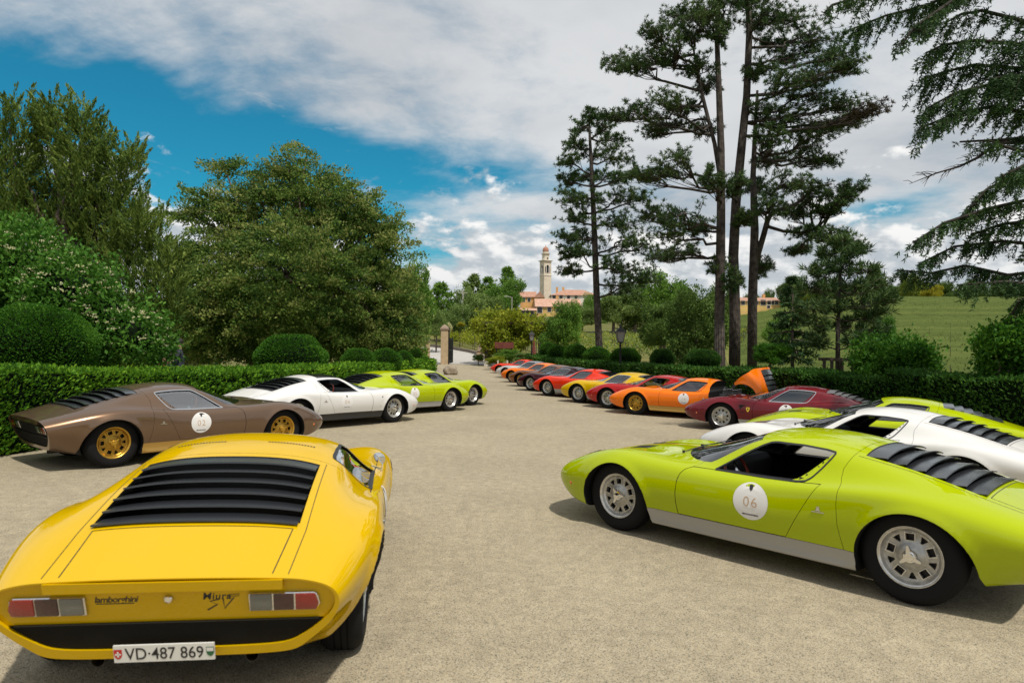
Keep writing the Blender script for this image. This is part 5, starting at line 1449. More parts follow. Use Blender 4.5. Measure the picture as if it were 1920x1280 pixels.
# ---- cedar reaching in from the right
M['darkbark'] = bark_mat('dark_bark', (.030, .026, .022), (.06, .052, .045))
def cedar():
    d = 13.; mb = MB(); f = Fol(); base = Vector((10.9, 13.2, tz(10.9, 13.2)))
    mb.tube([base-Vector((0, 0, .3)), base+Vector((0, 0, 3)), base+Vector((.1, 0, 7)), base+Vector((0, .1, 12))], [.42, .36, .27, .08], 12)
    B = [ # polylines in photo pixels with depth offsets; (points, foliage spread px, droop px, density)
     ([(2060, 110), (1920, 40), (1840, 20), (1800, 28), (1770, 45)], 34, 60, 1.), ([(2060, 130), (1930, 85), (1830, 76), (1770, 84), (1735, 100)], 40, 70, 1.4), ([(2060, 170), (1930, 130), (1830, 122), (1770, 135), (1722, 152)], 40, 74, 1.5), ([(2060, 220), (1930, 170), (1850, 160), (1790, 175), (1735, 205)], 36, 66, 1.4), ([(2060, 260), (1950, 215), (1860, 200), (1800, 210), (1725, 240)], 34, 60, 1.2),
     ([(2060, 290), (1950, 255), (1880, 262), (1800, 266)], 20, 40, .6), ([(2060, 310), (1960, 290), (1900, 280), (1850, 262)], 30, 44, .9),
     ([(2060, 380), (1960, 335), (1900, 330), (1850, 355), (1815, 395)], 36, 56, 1.2), ([(2060, 420), (1940, 372), (1850, 392), (1770, 418), (1712, 455)], 30, 46, 1.3), ([(2060, 450), (1950, 412), (1880, 420), (1820, 440)], 34, 52, 1.2),
     ([(2060, 500), (1960, 460), (1880, 452), (1790, 462), (1728, 492)], 26, 40, 1.2), ([(2060, 530), (1970, 506), (1890, 516), (1810, 498), (1745, 512), (1682, 506)], 24, 40, 1.4), ([(2060, 560), (1960, 536), (1885, 528), (1800, 534)], 26, 44, 1.2),
     ([(2060, 640), (1960, 560), (1915, 560), (1890, 600)], 20, 40, .8), ([(2060, 200), (1960, 150), (1900, 140), (1850, 150)], 50, 90, 1.6), ([(2060, 380), (1980, 300), (1920, 310), (1880, 330)], 30, 50, .8),
     # boughs dropping in from above
     ([(1960, -140), (1840, -40), (1740, 10), (1660, 30), (1580, 62)], 30, 50, 1.3), ([(1960, -120), (1830, -30), (1760, 20), (1715, 50), (1690, 85)], 26, 50, 1.2), ([(1960, -140), (1800, -60), (1660, -20), (1560, 10), (1545, 25)], 30, 46, 1.2)]
    sc = d/1280
    for i, (pts, sp, dr, den) in enumerate(B):
        dz = random.uniform(-1.4, 1.4); P = []
        for j, (px, py) in enumerate(pts): P.append(pix(px, py, d+dz*(j/len(pts))))
        root = base+Vector((0, 0, max(1.2, P[0].z-base.z-.6)))
        allp = [root]+P
        mb.tube(allp, [.06]+[.040*(1-k/len(P))+.008 for k in range(len(P))], 7)
        C = []; A = []
        Ls = [(b-a).length for a, b in zip(P, P[1:])]; tot = sum(Ls)
        nst = int(tot*37*den)
        for k in range(nst):
            q = random.uniform(.08, 1.)*tot; a = 0
            while a < len(Ls)-1 and q > Ls[a]: q -= Ls[a]; a += 1
            t = min(1, q/Ls[a]); p = P[a].lerp(P[a+1], t); dv = (P[a+1]-P[a]).normalized()
            lat = Vector((-dv.y, dv.x, 0)); off = random.gauss(0, sp*sc*.55)
            ln = abs(random.gauss(0, 1))*dr*sc*.42+.05
            p0 = p+lat*off+dv*random.gauss(0, .08)+Vector((0, 0, -abs(off)*.25))
            dirn = (Vector((0, 0, -1))+dv*.55+lat*off*.6).normalized()
            m = max(3, int(ln/.035))
            for z in range(m):
                C.append(tuple(p0+dirn*ln*z/m)); A.append(tuple(dirn+dv*.4))
            if k % 3 == 0: mb.tube([p, p0, p0+dirn*ln], [.008, .006, .003], 3, cap=False)
        tufts(f, np.array(C), np.array(A), 4, .020, .10, spread=1.1)
    # a nearly bare bough
    P = [pix(px, py, d) for px, py in ((2060, 300), (1960, 265), (1870, 268), (1835, 295), (1800, 312), (1755, 325), (1705, 345))]; mb.tube(P, [.05, .045, .035, .028, .02, .014, .004], 7)
    for k in range(34):
        a = random.randint(2, 5); p = P[a].lerp(P[a+1], random.random()); e = p+Vector((random.uniform(-.35, .02), random.uniform(-.3, .3), random.uniform(-.22, .05)))
        mb.tube([p, p.lerp(e, .5)+Vector((0, 0, .03)), e], [.008, .006, .003], 4)
    put_tree('cedar', 'large dark cedar reaching in from the right edge with drooping boughs', 'tree', base, mb, f, [G['cedar']], M['darkbark'])
cedar()
# ------------------------------------------------------------------ background trees and bushes
def round_tree_mesh(seed, clumps, per, lf, spread=.16, tall=1.0):
    """unit crown: radius about 1, centred at origin"""
    global RNG
    keep = RNG; RNG = np.random.default_rng(seed); rs = random.Random(seed)
    lobes = [(0, 0, -.1, .5, .5, .5*tall)]
    for k in range(13):
        a = k*2.4+rs.uniform(-.4, .4); z = rs.uniform(-.6, .75)*tall; r = rs.uniform(.35, .78)*(1 if z < .3 else .6); q = rs.uniform(.17, .38); lobes.append((math.cos(a)*r, math.sin(a)*r, z, q*1.1, q*1.1, q*tall))
    f = crown(lobes, clumps, per, .05, lf, lf*1.6, .3, .5, spread)
    RNG = keep
    return f.mesh('crown')
CROWNS = [round_tree_mesh(11, 2600, 11, .036), round_tree_mesh(12, 2600, 11, .036, tall=1.15), round_tree_mesh(13, 2400, 11, .038, tall=.9), round_tree_mesh(14, 2800, 11, .034)]
TRUNK = MB().tube([(0, 0, -1.6), (.02, 0, -.6), (0, .03, .3)], [.07, .055, .02], 7).mesh('trunk')
for a in ((.5, .1, .3), (-.45, .2, .25), (.1, -.5, .35), (-.1, .45, .4)): pass
TRUNK.materials.append(M['bark'])
def bg_tree(px, ytop, ybot, wpx, d, leafm, label, kind=0, cat='tree', name='background_tree', group=None, full=False):
    """crown spanning ytop..ybot; a trunk runs to the ground unless the crown reaches it"""
    s = d/1280; c = pix(px, (ytop+ybot)/2, d); gz = tz(c.x, d); rx = wpx/2*s; rz = (ybot-ytop)/2*s
    t = thing(name, label, cat, (c.x, d, gz), group=group); cz = c.z-gz
    me = CROWNS[kind % len(CROWNS)]
    if len(me.materials) == 0: me.materials.append(leafm)
    o = bpy.data.objects.new('crown', me); COL.objects.link(o); o.parent = t; o.location = (0, 0, cz); o.scale = (rx*1.2, rx*1.1, rz*1.1); o.rotation_euler = (0, 0, px*1.7); set_obj_mats(o, [leafm])
    o = bpy.data.objects.new('trunk', TRUNK); COL.objects.link(o); o.parent = t; o.location = (0, 0, cz*1.0); o.scale = (rx, rx, max(.3, cz/1.6*1.03)); o.location = (0, 0, cz)
    return t
BT = [  # leading dark shrubs are added to close bright sky gaps under the trees
 (215, 590, 705, 150, 36, 'far', 1, 'dark shrub added to close the bright gap behind the flowering shrub'),
 (350, 560, 705, 170, 38, 'far', 2, 'dark shrub added to close the bright gap between conifer and holm oak'),
 (470, 530, 705, 190, 38, 'far', 0, 'dark shrub added to close bright gaps under the left half of the holm oak'),
 (590, 520, 705, 200, 39, 'far', 3, 'dark shrub added to close bright gaps under the middle of the holm oak'),
 (695, 545, 700, 130, 40, 'far', 1, 'dark shrub added to close bright gaps under the right half of the holm oak'), # px, ytop, ybot, w, d, material, kind, label
 (775, 498, 660, 84, 48, 'decid', 0, 'bright green tree rising behind the right flank of the holm oak'),
 (785, 535, 640, 66, 60, 'decid', 1, 'green tree at the roadside left of the gate pillar'),
 (818, 578, 640, 50, 75, 'decid2', 2, 'low rounded tree behind the gate pillar'),
 (848, 575, 645, 74, 95, 'decid2', 0, 'olive tree below the utility pole'),
 (880, 545, 630, 84, 120, 'decid2', 1, 'broad olive-green tree right of the utility pole'),
 (915, 548, 625, 80, 125, 'decid2', 3, 'rounded dull green tree beside the chestnut'),
 (948, 526, 612, 78, 130, 'decid', 0, 'dense fresh green chestnut left of the village roofs'),
 (1000, 594, 650, 60, 110, 'decid2', 2, 'thin bush below the orange house'),
 (1062, 568, 652, 84, 55, 'decid', 1, 'leafy green tree left of the lone pine trunk'),
 (1092, 575, 618, 56, 120, 'decid2', 2, 'sparse light tree behind the lone pine trunk'),
 (1072, 568, 615, 50, 155, 'decid2', 3, 'spring-green tree hiding the right end of the low building'),
 (1108, 552, 612, 50, 160, 'decid', 1, 'tree hiding the right end of the long house'),
 (1150, 545, 615, 90, 120, 'decid2', 3, 'light olive tree right of the lone pine trunk'),
 (1190, 530, 618, 84, 120, 'far', 1, 'dark green tree behind the lone pine crown'),
 (1245, 512, 640, 110, 60, 'decid', 0, 'light green tree top showing above the dark conifers'),
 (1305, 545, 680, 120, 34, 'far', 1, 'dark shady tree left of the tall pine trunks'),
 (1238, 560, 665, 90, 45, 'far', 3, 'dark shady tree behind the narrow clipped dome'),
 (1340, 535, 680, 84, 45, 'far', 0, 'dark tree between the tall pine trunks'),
 (1445, 640, 690, 60, 21, 'box', 2, 'rounded bush right of the pine trunks'),
 (1462, 588, 660, 60, 70, 'decid', 1, 'green tree below the yellow farmhouse'),
 (1660, 596, 660, 62, 24, 'vib', 0, 'bright shrub top above the large clipped bush'),
 (1750, 536, 572, 36, 185, 'yellow', 0, 'yellow-leaved tree on the far crest of the vineyard'),
]
for px, yt, yb, w, d, m, k, lab in BT: bg_tree(px, yt, yb, w, d, G[m], lab, k)
# large loose bushes behind the right hedge
def big_bush(lobes, d, n, label, m, lf=.07):
    L = px_lobes(lobes, d, .9); q = pix(lobes[0][0], 705, d); base = Vector((q.x, d, tz(q.x, d))); f = crown(L, n, 11, .10, lf, lf*1.7, .35, .55, .13)
    mb = MB()
    for l in L: limb(mb, base, l[:3], .05, .015)
    put_tree('rounded_bush', label, 'bush', base, mb, f, [m], crown_name='foliage')
big_bush([(1676, 678, 66, 42), (1676, 690, 64, 40), (1660, 672, 40, 30)], 16.6, 2600, 'large loosely clipped green bush above the hedge near the vineyard', G['box'], .055)
big_bush([(1905, 665, 50, 40), (1940, 650, 60, 50), (1880, 690, 36, 24), (1930, 700, 70, 36), (1850, 640, 12, 8), (1862, 650, 12, 9), (1890, 630, 26, 14)], 13.2, 2600, 'large bush at the right edge above the taller hedge', G['box'], .05)
# the tree line along the crest
ORD = ['first', 'second', 'third', 'fourth', 'fifth', 'sixth', 'seventh', 'eighth', 'ninth', 'tenth', 'eleventh', 'twelfth', 'thirteenth', 'fourteenth', 'fifteenth', 'sixteenth', 'seventeenth', 'eighteenth', 'nineteenth', 'twentieth']
ORD += ['twenty-'+o for o in ORD[:9]]+['thirtieth']+['thirty-'+o for o in ORD[:9]]
rs = random.Random(4); crest = []
x = 1480
while x < 1960:
    crest.append((x, rs.uniform(508, 540), rs.uniform(34, 70), rs.uniform(185, 230))); x += rs.uniform(14, 26)
for i, (px, yt, w, d) in enumerate(crest):
    bg_tree(px, yt+8, 575, w, d, G['farlight'] if i % 5 == 2 else G['far'], '%s tree in the wood along the vineyard crest, %s from the left' % ('lighter green' if i % 5 == 2 else 'dark', ORD[i]), i, group='trees along the vineyard crest', name='crest_tree')
for i, (px, yt, w, d) in enumerate(((700, 560, 60, 110), (740, 570, 60, 100), (1340, 545, 40, 240), (1372, 548, 40, 250), (1410, 548, 30, 255), (1440, 545, 36, 260), (1465, 552, 40, 240))):
    bg_tree(px, yt, 600, w, d, G['far'], 'distant dark skyline tree %s' % ('behind the oak, %s of two from the left' % ORD[i] if i < 2 else 'by the yellow farmhouse, %s of five from the left' % ORD[i-2]), px, group='distant trees on the skyline', name='distant_tree')
for i, (px, yt, w, d) in enumerate(((830, 575, 40, 200), (855, 572, 44, 220), (870, 585, 40, 180), (905, 570, 50, 230), (985, 590, 40, 220), (1060, 598, 50, 190), (1100, 590, 44, 210), (1125, 585, 40, 200), (1145, 560, 40, 260), (1165, 565, 40, 250))):
    bg_tree(px, yt, 625, w, d, G['farlight'] if i % 2 else G['far'], '%s tree in the belt below the village, %s from the left' % ('light green' if i % 2 else 'dark green', ORD[i]), i, group='trees below the village', name='belt_tree')
conic(952, 500, 600, 84, 150., 'village_cedar', 'tall spreading cedar behind the chestnut near the village', G['decid'], 9, .0, 6, .25, 1., bare=.35, ntw=5)
conic(888, 514, 600, 80, 150., 'windswept_conifer', 'ragged conifer left of the village, taller of the pair', G['decid2'], 7, -.35, 6, .25, 1., bare=.4, ntw=5)
conic(916, 520, 600, 64, 152., 'windswept_conifer', 'ragged conifer left of the village, darker of the pair', G['decid'], 8, -.2, 6, .25, 1., bare=.3, ntw=5)
conic(828, 530, 600, 100, 130., 'spreading_cedar', 'flat spreading cedar against the sky left of the gate', G['decid'], 8, .1, 6, .25, 1., bare=.3, ntw=6)
conic(1640, 505, 575, 40, 170., 'crest_conifer', 'pointed conifer on the crest behind the young pine', G['far'], 12, .2, 8, .4, 1.3, bare=.05, ntw=8)

# ------------------------------------------------------------------ vineyards
def vine_row(f, posts, a, b, n_per_m, h, lf, wd=.35, gap=.1):
    a, b = np.array(a, float), np.array(b, float); L = np.linalg.norm(b-a); n = int(L*n_per_m)
    t = RNG.random(n); P = a+(b-a)*t[:, None]; P[:, 0] += RNG.normal(0, wd*.3, n); P[:, 1] += RNG.normal(0, wd*.3, n)
    z = terrain(P[:, 0], P[:, 1])+RNG.uniform(.45, 1., n)*h*(.9+.12*np.sin(t*L*2.))
    C = np.stack([P[:, 0], P[:, 1], z], 1); V, F = leaf_quads(C, rdir(n)+np.array([0, 0, .4]), lf*.8, lf*1.2); f.add(V, F)
    m = max(1, int(L/5))
    for k in range(m+1):
        p = a+(b-a)*k/m; z = tz(p[0], p[1]); posts.tube([(p[0], p[1], z-.1), (p[0], p[1], z+h*1.05)], .04, 4)
def hill_vines():
    f = Fol(); posts = MB(); dd = 24.; V = []; F = []; nb = 0
    while dd < 172:
        x0, x1 = dd*.33, dd*.98; a = np.array([x0, dd]); b = np.array([x1, dd*1.04]); L = np.linalg.norm(b-a); m = int(max(40, L/.8))
        t = np.linspace(0, 1, m+1); P = a+(b-a)*t[:, None]; P[:, 1] += .12*np.sin(t*L*.7)+RNG.normal(0, .03, m+1); w = .16+.05*RNG.random(m+1)+dd*.0006; h = .30+.16*RNG.random(m+1)
        z = terrain(P[:, 0], P[:, 1])
        ring = np.stack([np.stack([P[:, 0], P[:, 1]-w, z+.05], 1), np.stack([P[:, 0], P[:, 1]-w*.5, z+h], 1), np.stack([P[:, 0], P[:, 1]+w*.5, z+h*.95], 1), np.stack([P[:, 0], P[:, 1]+w, z+.05], 1)], 1).reshape(-1, 3)
        i = np.arange(m)[:, None]*4+nb; q = np.concatenate([np.concatenate([i+k, i+4+k, i+5+k, i+1+k], 1) for k in range(3)]); F.append(q); V.append(ring); nb += len(ring)
        n = int(L*max(3., 500/dd)); tt = RNG.random(n); C = a+(b-a)*tt[:, None]; C = np.stack([C[:, 0], C[:, 1]+RNG.normal(0, .10, n), terrain(C[:, 0], C[:, 1])+RNG.uniform(.1, .55, n)], 1); lf = .07+dd*.0006
        LV, LF = leaf_quads(C, rdir(n)+np.array([0, 0, .6]), lf*.7, lf*1.3); f.add(LV, LF)
        if dd < 90:
            for q in range(int(L/4.5)):
                p = a+(b-a)*(q+.5)/int(L/4.5); zz = tz(*p); posts.tube([(p[0], p[1], zz-.1), (p[0], p[1], zz+.75)], .014, 4, cap=False)
        dd += 2.6 if dd < 60 else 3.2
    f.add(np.vstack(V), np.vstack(F))
    o = thing('vineyard', 'young vineyard rows striping the hillside at the right', 'vineyard', (60, 80, tz(60, 80))); o['kind'] = 'stuff'
    link('vines', f.mesh('vines', (60, 80, tz(60, 80))), [G['vine']], o, kind='stuff')
    posts.v = [tuple(Vector(v)-Vector(o.location)) for v in posts.v]; posts.build('posts', M['wood_old'], o, kind='stuff')
G['vine'] = leaf_mat('vine_leaf', [(.07, .10, .022), (.095, .13, .028), (.125, .16, .036)], .6, .2, .6)
hill_vines()
# meadow colour under the vines: a sheet following the slope
def hill_sheet():
    xs = np.linspace(0, 1, 40); ys = np.concatenate([np.linspace(23, 60, 16), np.linspace(64, 200, 30)])
    V = []; F = []
    for y in ys:
        for u in xs: x = y*(.29+u*.85)+1.5; V.append((x, y, tz(x, y)+.02))
    n = len(xs)
    for j in range(len(ys)-1):
        for i in range(n-1): F.append((j*n+i, j*n+i+1, (j+1)*n+i+1, (j+1)*n+i))
    me = mesh_np('vineyard_slope', V, F); me.shade_smooth(); link('vineyard_slope', me, M['meadow'], kind='structure')
hill_sheet()
# near vineyard beyond the gate: rows running uphill
labs = ['first', 'second', 'third', 'fourth', 'fifth', 'sixth', 'seventh']
for k in range(7):
    f = Fol(); posts = MB(); x0 = -5.4+1.15*k; a = (x0+1.2, 68.+k*1.2+2.5*(6-k)*.6); b = (x0-7.5+k*.6, 100.+k)
    vine_row(f, posts, a, b, 55, 1.7, .17)
    base = Vector((a[0], a[1], tz(*a))); t = thing('vine_row', '%s vine row from the right beyond the gate, running uphill' % labs[6-k], 'vines', base, group='vine rows beyond the gate')
    link('foliage', f.mesh('foliage', base), [G['lime']], t); posts.v = [tuple(Vector(v)-base) for v in posts.v]; posts.build('posts', M['wood_old'], t)
for k in range(9):
    f = Fol(); posts = MB(); y0 = 62.+4.2*k; a = (4.5+.6*k, y0); b = (22.+1.6*k, y0+5)
    vine_row(f, posts, a, b, 50, 1.6, .18)
    base = Vector((a[0], a[1], tz(*a))); t = thing('vine_row', 'vine row on the slope behind the lone pine, number %s counting uphill' % ['one', 'two', 'three', 'four', 'five', 'six', 'seven', 'eight', 'nine'][k], 'vines', base, group='vine rows behind the lone pine')
    link('foliage', f.mesh('foliage', base), [G['lime'] if k % 2 else G['decid2']], t); posts.v = [tuple(Vector(v)-base) for v in posts.v]; posts.build('posts', M['wood_old'], t)
# ------------------------------------------------------------------ village
M['plaster'] = mat('pale_plaster', (.62, .55, .44), .9, var=.12, scale=.6)
M['plaster_y'] = mat('yellow_plaster', (.62, .42, .15), .9, var=.12, scale=.5)
M['plaster_o'] = mat('orange_plaster', (.60, .33, .12), .9, var=.12, scale=.5)
M['plaster_w'] = mat('white_plaster', (.66, .61, .54), .9, var=.1, scale=.5)
M['tile'] = mat('roof_tile', (.36, .185, .12), .9, color2=(.44, .26, .19), scale=1.2)
M['tile2'] = mat('faded_roof_tile', (.42, .23, .16), .9, color2=(.52, .33, .24), scale=1.2)
M['copper'] = mat('dome_tile', (.36, .16, .10), .7, var=.2, scale=2)
M['pane'] = mat('dark_pane', (.02, .022, .025), .2)
M['stone'] = mat('boulder_stone', (.24, .19, .14), .95, color2=(.36, .30, .23), scale=5, bump=.8, bscale=14)
M['pillar'] = mat('ochre_render', (.46, .34, .21), .95, var=.12, scale=3, bump=.25, bscale=40)
M['pillar_cap'] = mat('brick_cap', (.27, .20, .15), .95, var=.3, scale=10, bump=.5, bscale=30)
M['iron'] = mat('dark_iron', (.018, .02, .02), .55, metal=.4)
M['rust'] = mat('dark_red_metal', (.16, .035, .025), .7, var=.2, scale=8)
M['lantern'] = mat('lantern_glass', (.30, .31, .29), .25)
M['pole'] = mat('concrete_pole', (.42, .40, .36), .9)
def tower():
    d = 280.; s = d/1280; c = pix(1022.5, 560, d); gz = tz(c.x, d)-1; t = thing('church_tower', 'pale church bell tower with a small terracotta dome above the village', 'tower', (c.x, d, gz), rad(28))
    Z = lambda y: pix(1022, y, d).z-gz
    hw = 1.72
    def box(nm, w, z0, z1, m, par=t, bev=.0): return MB().box(-w, w, -w, w, z0, z1).build(nm, m, par)
    box('shaft', hw, 0, Z(517.5), M['plaster']); box('string_course', hw+.16, Z(517.5), Z(516), M['plaster_w'])
    bel = MB(); zb0, zb1 = Z(516), Z(490.5)
    for sx in (-1, 1):
        for sy in (-1, 1): bel.box(sx*hw-.55*(sx > 0), sx*hw+.55*(sx < 0), sy*hw-.55*(sy > 0), sy*hw+.55*(sy < 0), zb0, zb1)
    zo0, zo1 = Z(512.5), Z(497.5)
    bel.box(-hw+.02, hw-.02, -hw+.02, hw-.02, zb0, zo0); bel.box(-hw+.02, hw-.02, -hw+.02, hw-.02, zo1, zb1)
    link('belfry', solid(bel.mesh('belfry')), M['plaster'], t)
    for k in range(4):
        a = k*math.pi/2; R = Matrix.Rotation(a, 4, 'Z'); m_ = MB()
        for sx in (-1, 1): m_.box(sx*.62-.11, sx*.62+.11, -hw-.06, -hw+.14, zo0, zo1-.5)
        for q in range(8):
            a0 = math.pi*q/8; a1 = math.pi*(q+1)/8; r = .62; zc = zo1-.62
            V = [(r*math.cos(a0), -hw-.05, zc+r*math.sin(a0)), (r*math.cos(a1), -hw-.05, zc+r*math.sin(a1)), (1.17*math.cos(a1), -hw-.05, zc+min(.64, 1.17*math.sin(a1))), (1.17*math.cos(a0), -hw-.05, zc+min(.64, 1.17*math.sin(a0)))]
            V += [(x, -hw+.2, z) for x, y, z in V]; m_.add(V, [(0, 1, 2, 3), (4, 7, 6, 5), (0, 4, 5, 1), (2, 6, 7, 3)])
        m_.v = [tuple(R @ Vector(v)) for v in m_.v]; m_.build('belfry_arch', M['plaster_w'], t)
    MB().box(-hw+.6, hw-.6, -hw+.6, hw-.6, zo0, zo1).build('bell_chamber', M['pane'], t)
    MB().lathe([(.05, zo0+2.2), (.35, zo0+2.), (.5, zo0+1.2), (.75, zo0+.7), (.7, zo0+.7)], 16).build('bell', M['exhaust'], t)
    c1 = MB(); c1.box(-hw-.25, hw+.25, -hw-.25, hw+.25, Z(490.5), Z(489.6)); c1.box(-hw-.55, hw+.55, -hw-.55, hw+.55, Z(489.6), Z(488.6)); c1.build('cornice', M['plaster_w'], t)
    MB().lathe([(1.55, Z(488.6)), (1.45, Z(477.5)), (1.75, Z(477.2)), (1.9, Z(476.2)), (1.9, Z(475.5)), (1.25, Z(475.3)), (1.22, Z(471.5))], 8).build('drum', M['plaster'], t, kind=None)
    o = MB(); o.lathe([(1.28, Z(471.6)), (1.26, Z(469)), (1.1, Z(466.)), (.8, Z(464.2)), (.35, Z(463.)), (.12, Z(462.3)), (.1, Z(460.5)), (.02, Z(458.8))], 16); link('dome', solid(o.mesh('dome')), M['copper'], t, smooth=60)
    MB().box(-.28, .28, -1.56, -1.3, Z(486.5), Z(483.8)).build('drum_window', M['pane'], t)
tower()
def house(name, label, px0, px1, y_ridge, y_eave, y_base, d, depth, wallm, roofm, wins=(), rz=0., hip=False, gable_x=False, chim=()):
    a, b = pix(px0, y_eave, d), pix(px1, y_eave, d); w = (b.x-a.x)/2; cx = (a.x+b.x)/2; gz = min(tz(cx, d), pix(px0, y_base, d).z)-.5
    ze, zr = a.z-gz, pix(px0, y_ridge, d).z-gz
    t = thing(name, label, 'house', (cx, d+depth/2, gz), rz)
    MB().box(-w, w, -depth/2, depth/2, 0, ze).build('wall', wallm, t)
    ov = .5; r = MB(); W_, D_ = w+ov, depth/2+ov
    if gable_x: # ridge runs in depth, gable faces the camera
        r.add([(-W_, -D_, ze-.15), (0, -D_, zr), (W_, -D_, ze-.15), (-W_, D_, ze-.15), (0, D_, zr), (W_, D_, ze-.15)], [(0, 1, 4, 3), (1, 2, 5, 4), (0, 2, 1), (3, 4, 5), (0, 3, 5, 2)])
        MB().add([(-w, -depth/2-.02, ze), (w, -depth/2-.02, ze), (0, -depth/2-.02, zr-.3), (-w, -depth/2+.3, ze), (w, -depth/2+.3, ze), (0, -depth/2+.3, zr-.3)], [(0, 1, 2), (3, 5, 4), (0, 3, 4, 1), (1, 4, 5, 2), (2, 5, 3, 0)]).build('gable', wallm, t)
    else:
        h = D_ if hip else 0
        r.add([(-W_, -D_, ze-.15), (W_, -D_, ze-.15), (W_, D_, ze-.15), (-W_, D_, ze-.15), (-W_+h, 0, zr), (W_-h, 0, zr)], [(0, 1, 5, 4), (1, 2, 5), (2, 3, 4, 5), (3, 0, 4), (0, 3, 2, 1)])
    ro = link('roof', solid(r.mesh('roof')), roofm, t)
    for q in chim:
        x = (q-(px0+px1)/2)*d/1280; MB().box(x-.4, x+.4, -.4, .4, ze, zr+1.).build('chimney', M['plaster_o'], ro)
    for (qx, qy, ww, wh) in wins:
        p = pix(qx, qy, d); x, z = p.x-cx, p.z-gz
        f = MB().box(x-ww/2-.12, x+ww/2+.12, -depth/2-.08, -depth/2+.1, z-wh/2-.12, z+wh/2+.12).build('window', M['plaster_w'], t); MB().box(x-ww/2, x+ww/2, -depth/2-.11, -depth/2, z-wh/2, z+wh/2).build('pane', M['pane'], f)
    return t
house('long_house', 'long pale house with a red tiled roof right of the church tower', 1034, 1122, 540.5, 552.5, 585, 262., 11., M['plaster_w'], M['tile'], [(1039, 556.5, 1.2, 1.3), (1052, 556.5, 1.2, 1.3), (1066, 557, 1.1, 1.3), (1080, 557, 1.1, 1.3)], hip=True, chim=(1046, 1058))
house('gabled_house', 'orange-roofed house with a pale gable at the foot of the church tower', 1004, 1019, 546, 557, 580, 250., 10., M['plaster_y'], M['tile'], [(1011, 556, .8, 1.)], gable_x=True)
house('orange_house', 'orange house with a terracotta roof left of the church tower', 976, 1004, 544.5, 556, 590, 252., 9., M['plaster_o'], M['tile'], [(982, 562, 1., 1.4), (992, 562, 1., 1.4)])
house('low_farm_building', 'long low yellow building with a faded pink roof below the church', 1006, 1088, 557, 574, 600, 225., 13., M['plaster_y'], M['tile2'], [(1012, 580, 1.6, 2.2), (1030, 580, 1.2, 1.6), (1046, 580, 1.2, 1.6), (1062, 580, 1.2, 1.6)], chim=(1047,))
house('porch_building', 'small shed with a brown lean-to roof beside the low building', 972, 1004, 576.5, 581, 598, 215., 5., M['plaster_y'], M['tile2'], [(984, 588, 2.2, 2.2), (996, 588, 1.6, 2.)])
house('yellow_farmhouse', 'yellow farmhouse with a red roof glimpsed between the pine trunks', 1382, 1463, 555, 563.5, 600, 205., 10., M['plaster_y'], M['tile'], [(1393, 567, 1.1, 1.3), (1405, 567, 1.1, 1.3), (1418, 567, 1.0, 1.2), (1431, 567, 1.5, 1.6), (1442, 567, 1., 1.3), (1449, 567, .7, 1.2), (1456, 567, 1.0, 1.2), (1441, 575, .9, .8)], chim=(1443,))
house('field_hut', 'tiny pink hut at the top edge of the vineyard', 1796, 1820, 561.5, 563, 572, 176., 4., M['plaster_o'], M['tile2'])
house('hill_roof', 'small red roof low behind the oak tree at far left', 722, 742, 470+60, 478+66, 600, 120., 8., M['plaster_o'], M['tile'])

# ------------------------------------------------------------------ gate, posts, lamps
def pillar(px, ytop, ybase, wpx, d, label, gate=False):
    s = d/1280; b = pix(px, ybase, d); w = wpx/2*s; top = pix(px, ytop, d).z; gz = tz(b.x, d); t = thing('gate_pillar', label, 'pillar', (b.x, d, gz), group='gate pillars'); h = top-gz
    me = bevel_mesh(MB().box(-w, w, -w, w, -.2, h*.86).mesh('shaft'), .025, 2); link('shaft', me, M['pillar'], t)
    MB().box(-w*1.2, w*1.2, -w*1.2, w*1.2, h*.86, h*.905).build('cap_slab', M['pillar_cap'], t)
    MB().add([(-w*1.12, -w*1.12, h*.905), (w*1.12, -w*1.12, h*.905), (w*1.12, w*1.12, h*.905), (-w*1.12, w*1.12, h*.905), (-w*.6, -w*.6, h*.965), (w*.6, -w*.6, h*.965), (w*.6, w*.6, h*.965), (-w*.6, w*.6, h*.965), (0, 0, h)], [(0, 1, 5, 4), (1, 2, 6, 5), (2, 3, 7, 6), (3, 0, 4, 7), (4, 5, 8), (5, 6, 8), (6, 7, 8), (7, 4, 8)]).build('cap', M['pillar_cap'], t)
    return t, w, h
t, w, h = pillar(833.5, 608, 679.5, 13.5, 58., 'tall ochre gate pillar with a pyramid cap by the road')
def gate_leaf():
    g = thing('iron_gate', 'dark iron gate leaf folded back against the tall pillar', 'gate', (t.location.x+w+.06, 58., t.location.z))
    MB().tube([(0, -.05, 0), (0, -.05, h*.93)], .05, 8).build('stile', M['iron'], g); MB().tube([(.12, 2.2, 0), (.12, 2.2, h*.7)], .05, 8).build('stile', M['iron'], g)
    for q in (.12, .5, .9): MB().tube([(0, -.05, h*.7*q), (.12, 2.2, h*.7*q)], .03, 6).build('rail', M['iron'], g)
    for k in range(12): MB().tube([(.01*k, .15*k+.1, .1), (.01*k, .15*k+.1, h*.66)], .014, 5).build('bar', M['iron'], g)
gate_leaf()
pillar(800.5, 634.5, 670, 10.5, 62., 'short ochre gate pillar left of the tall one')
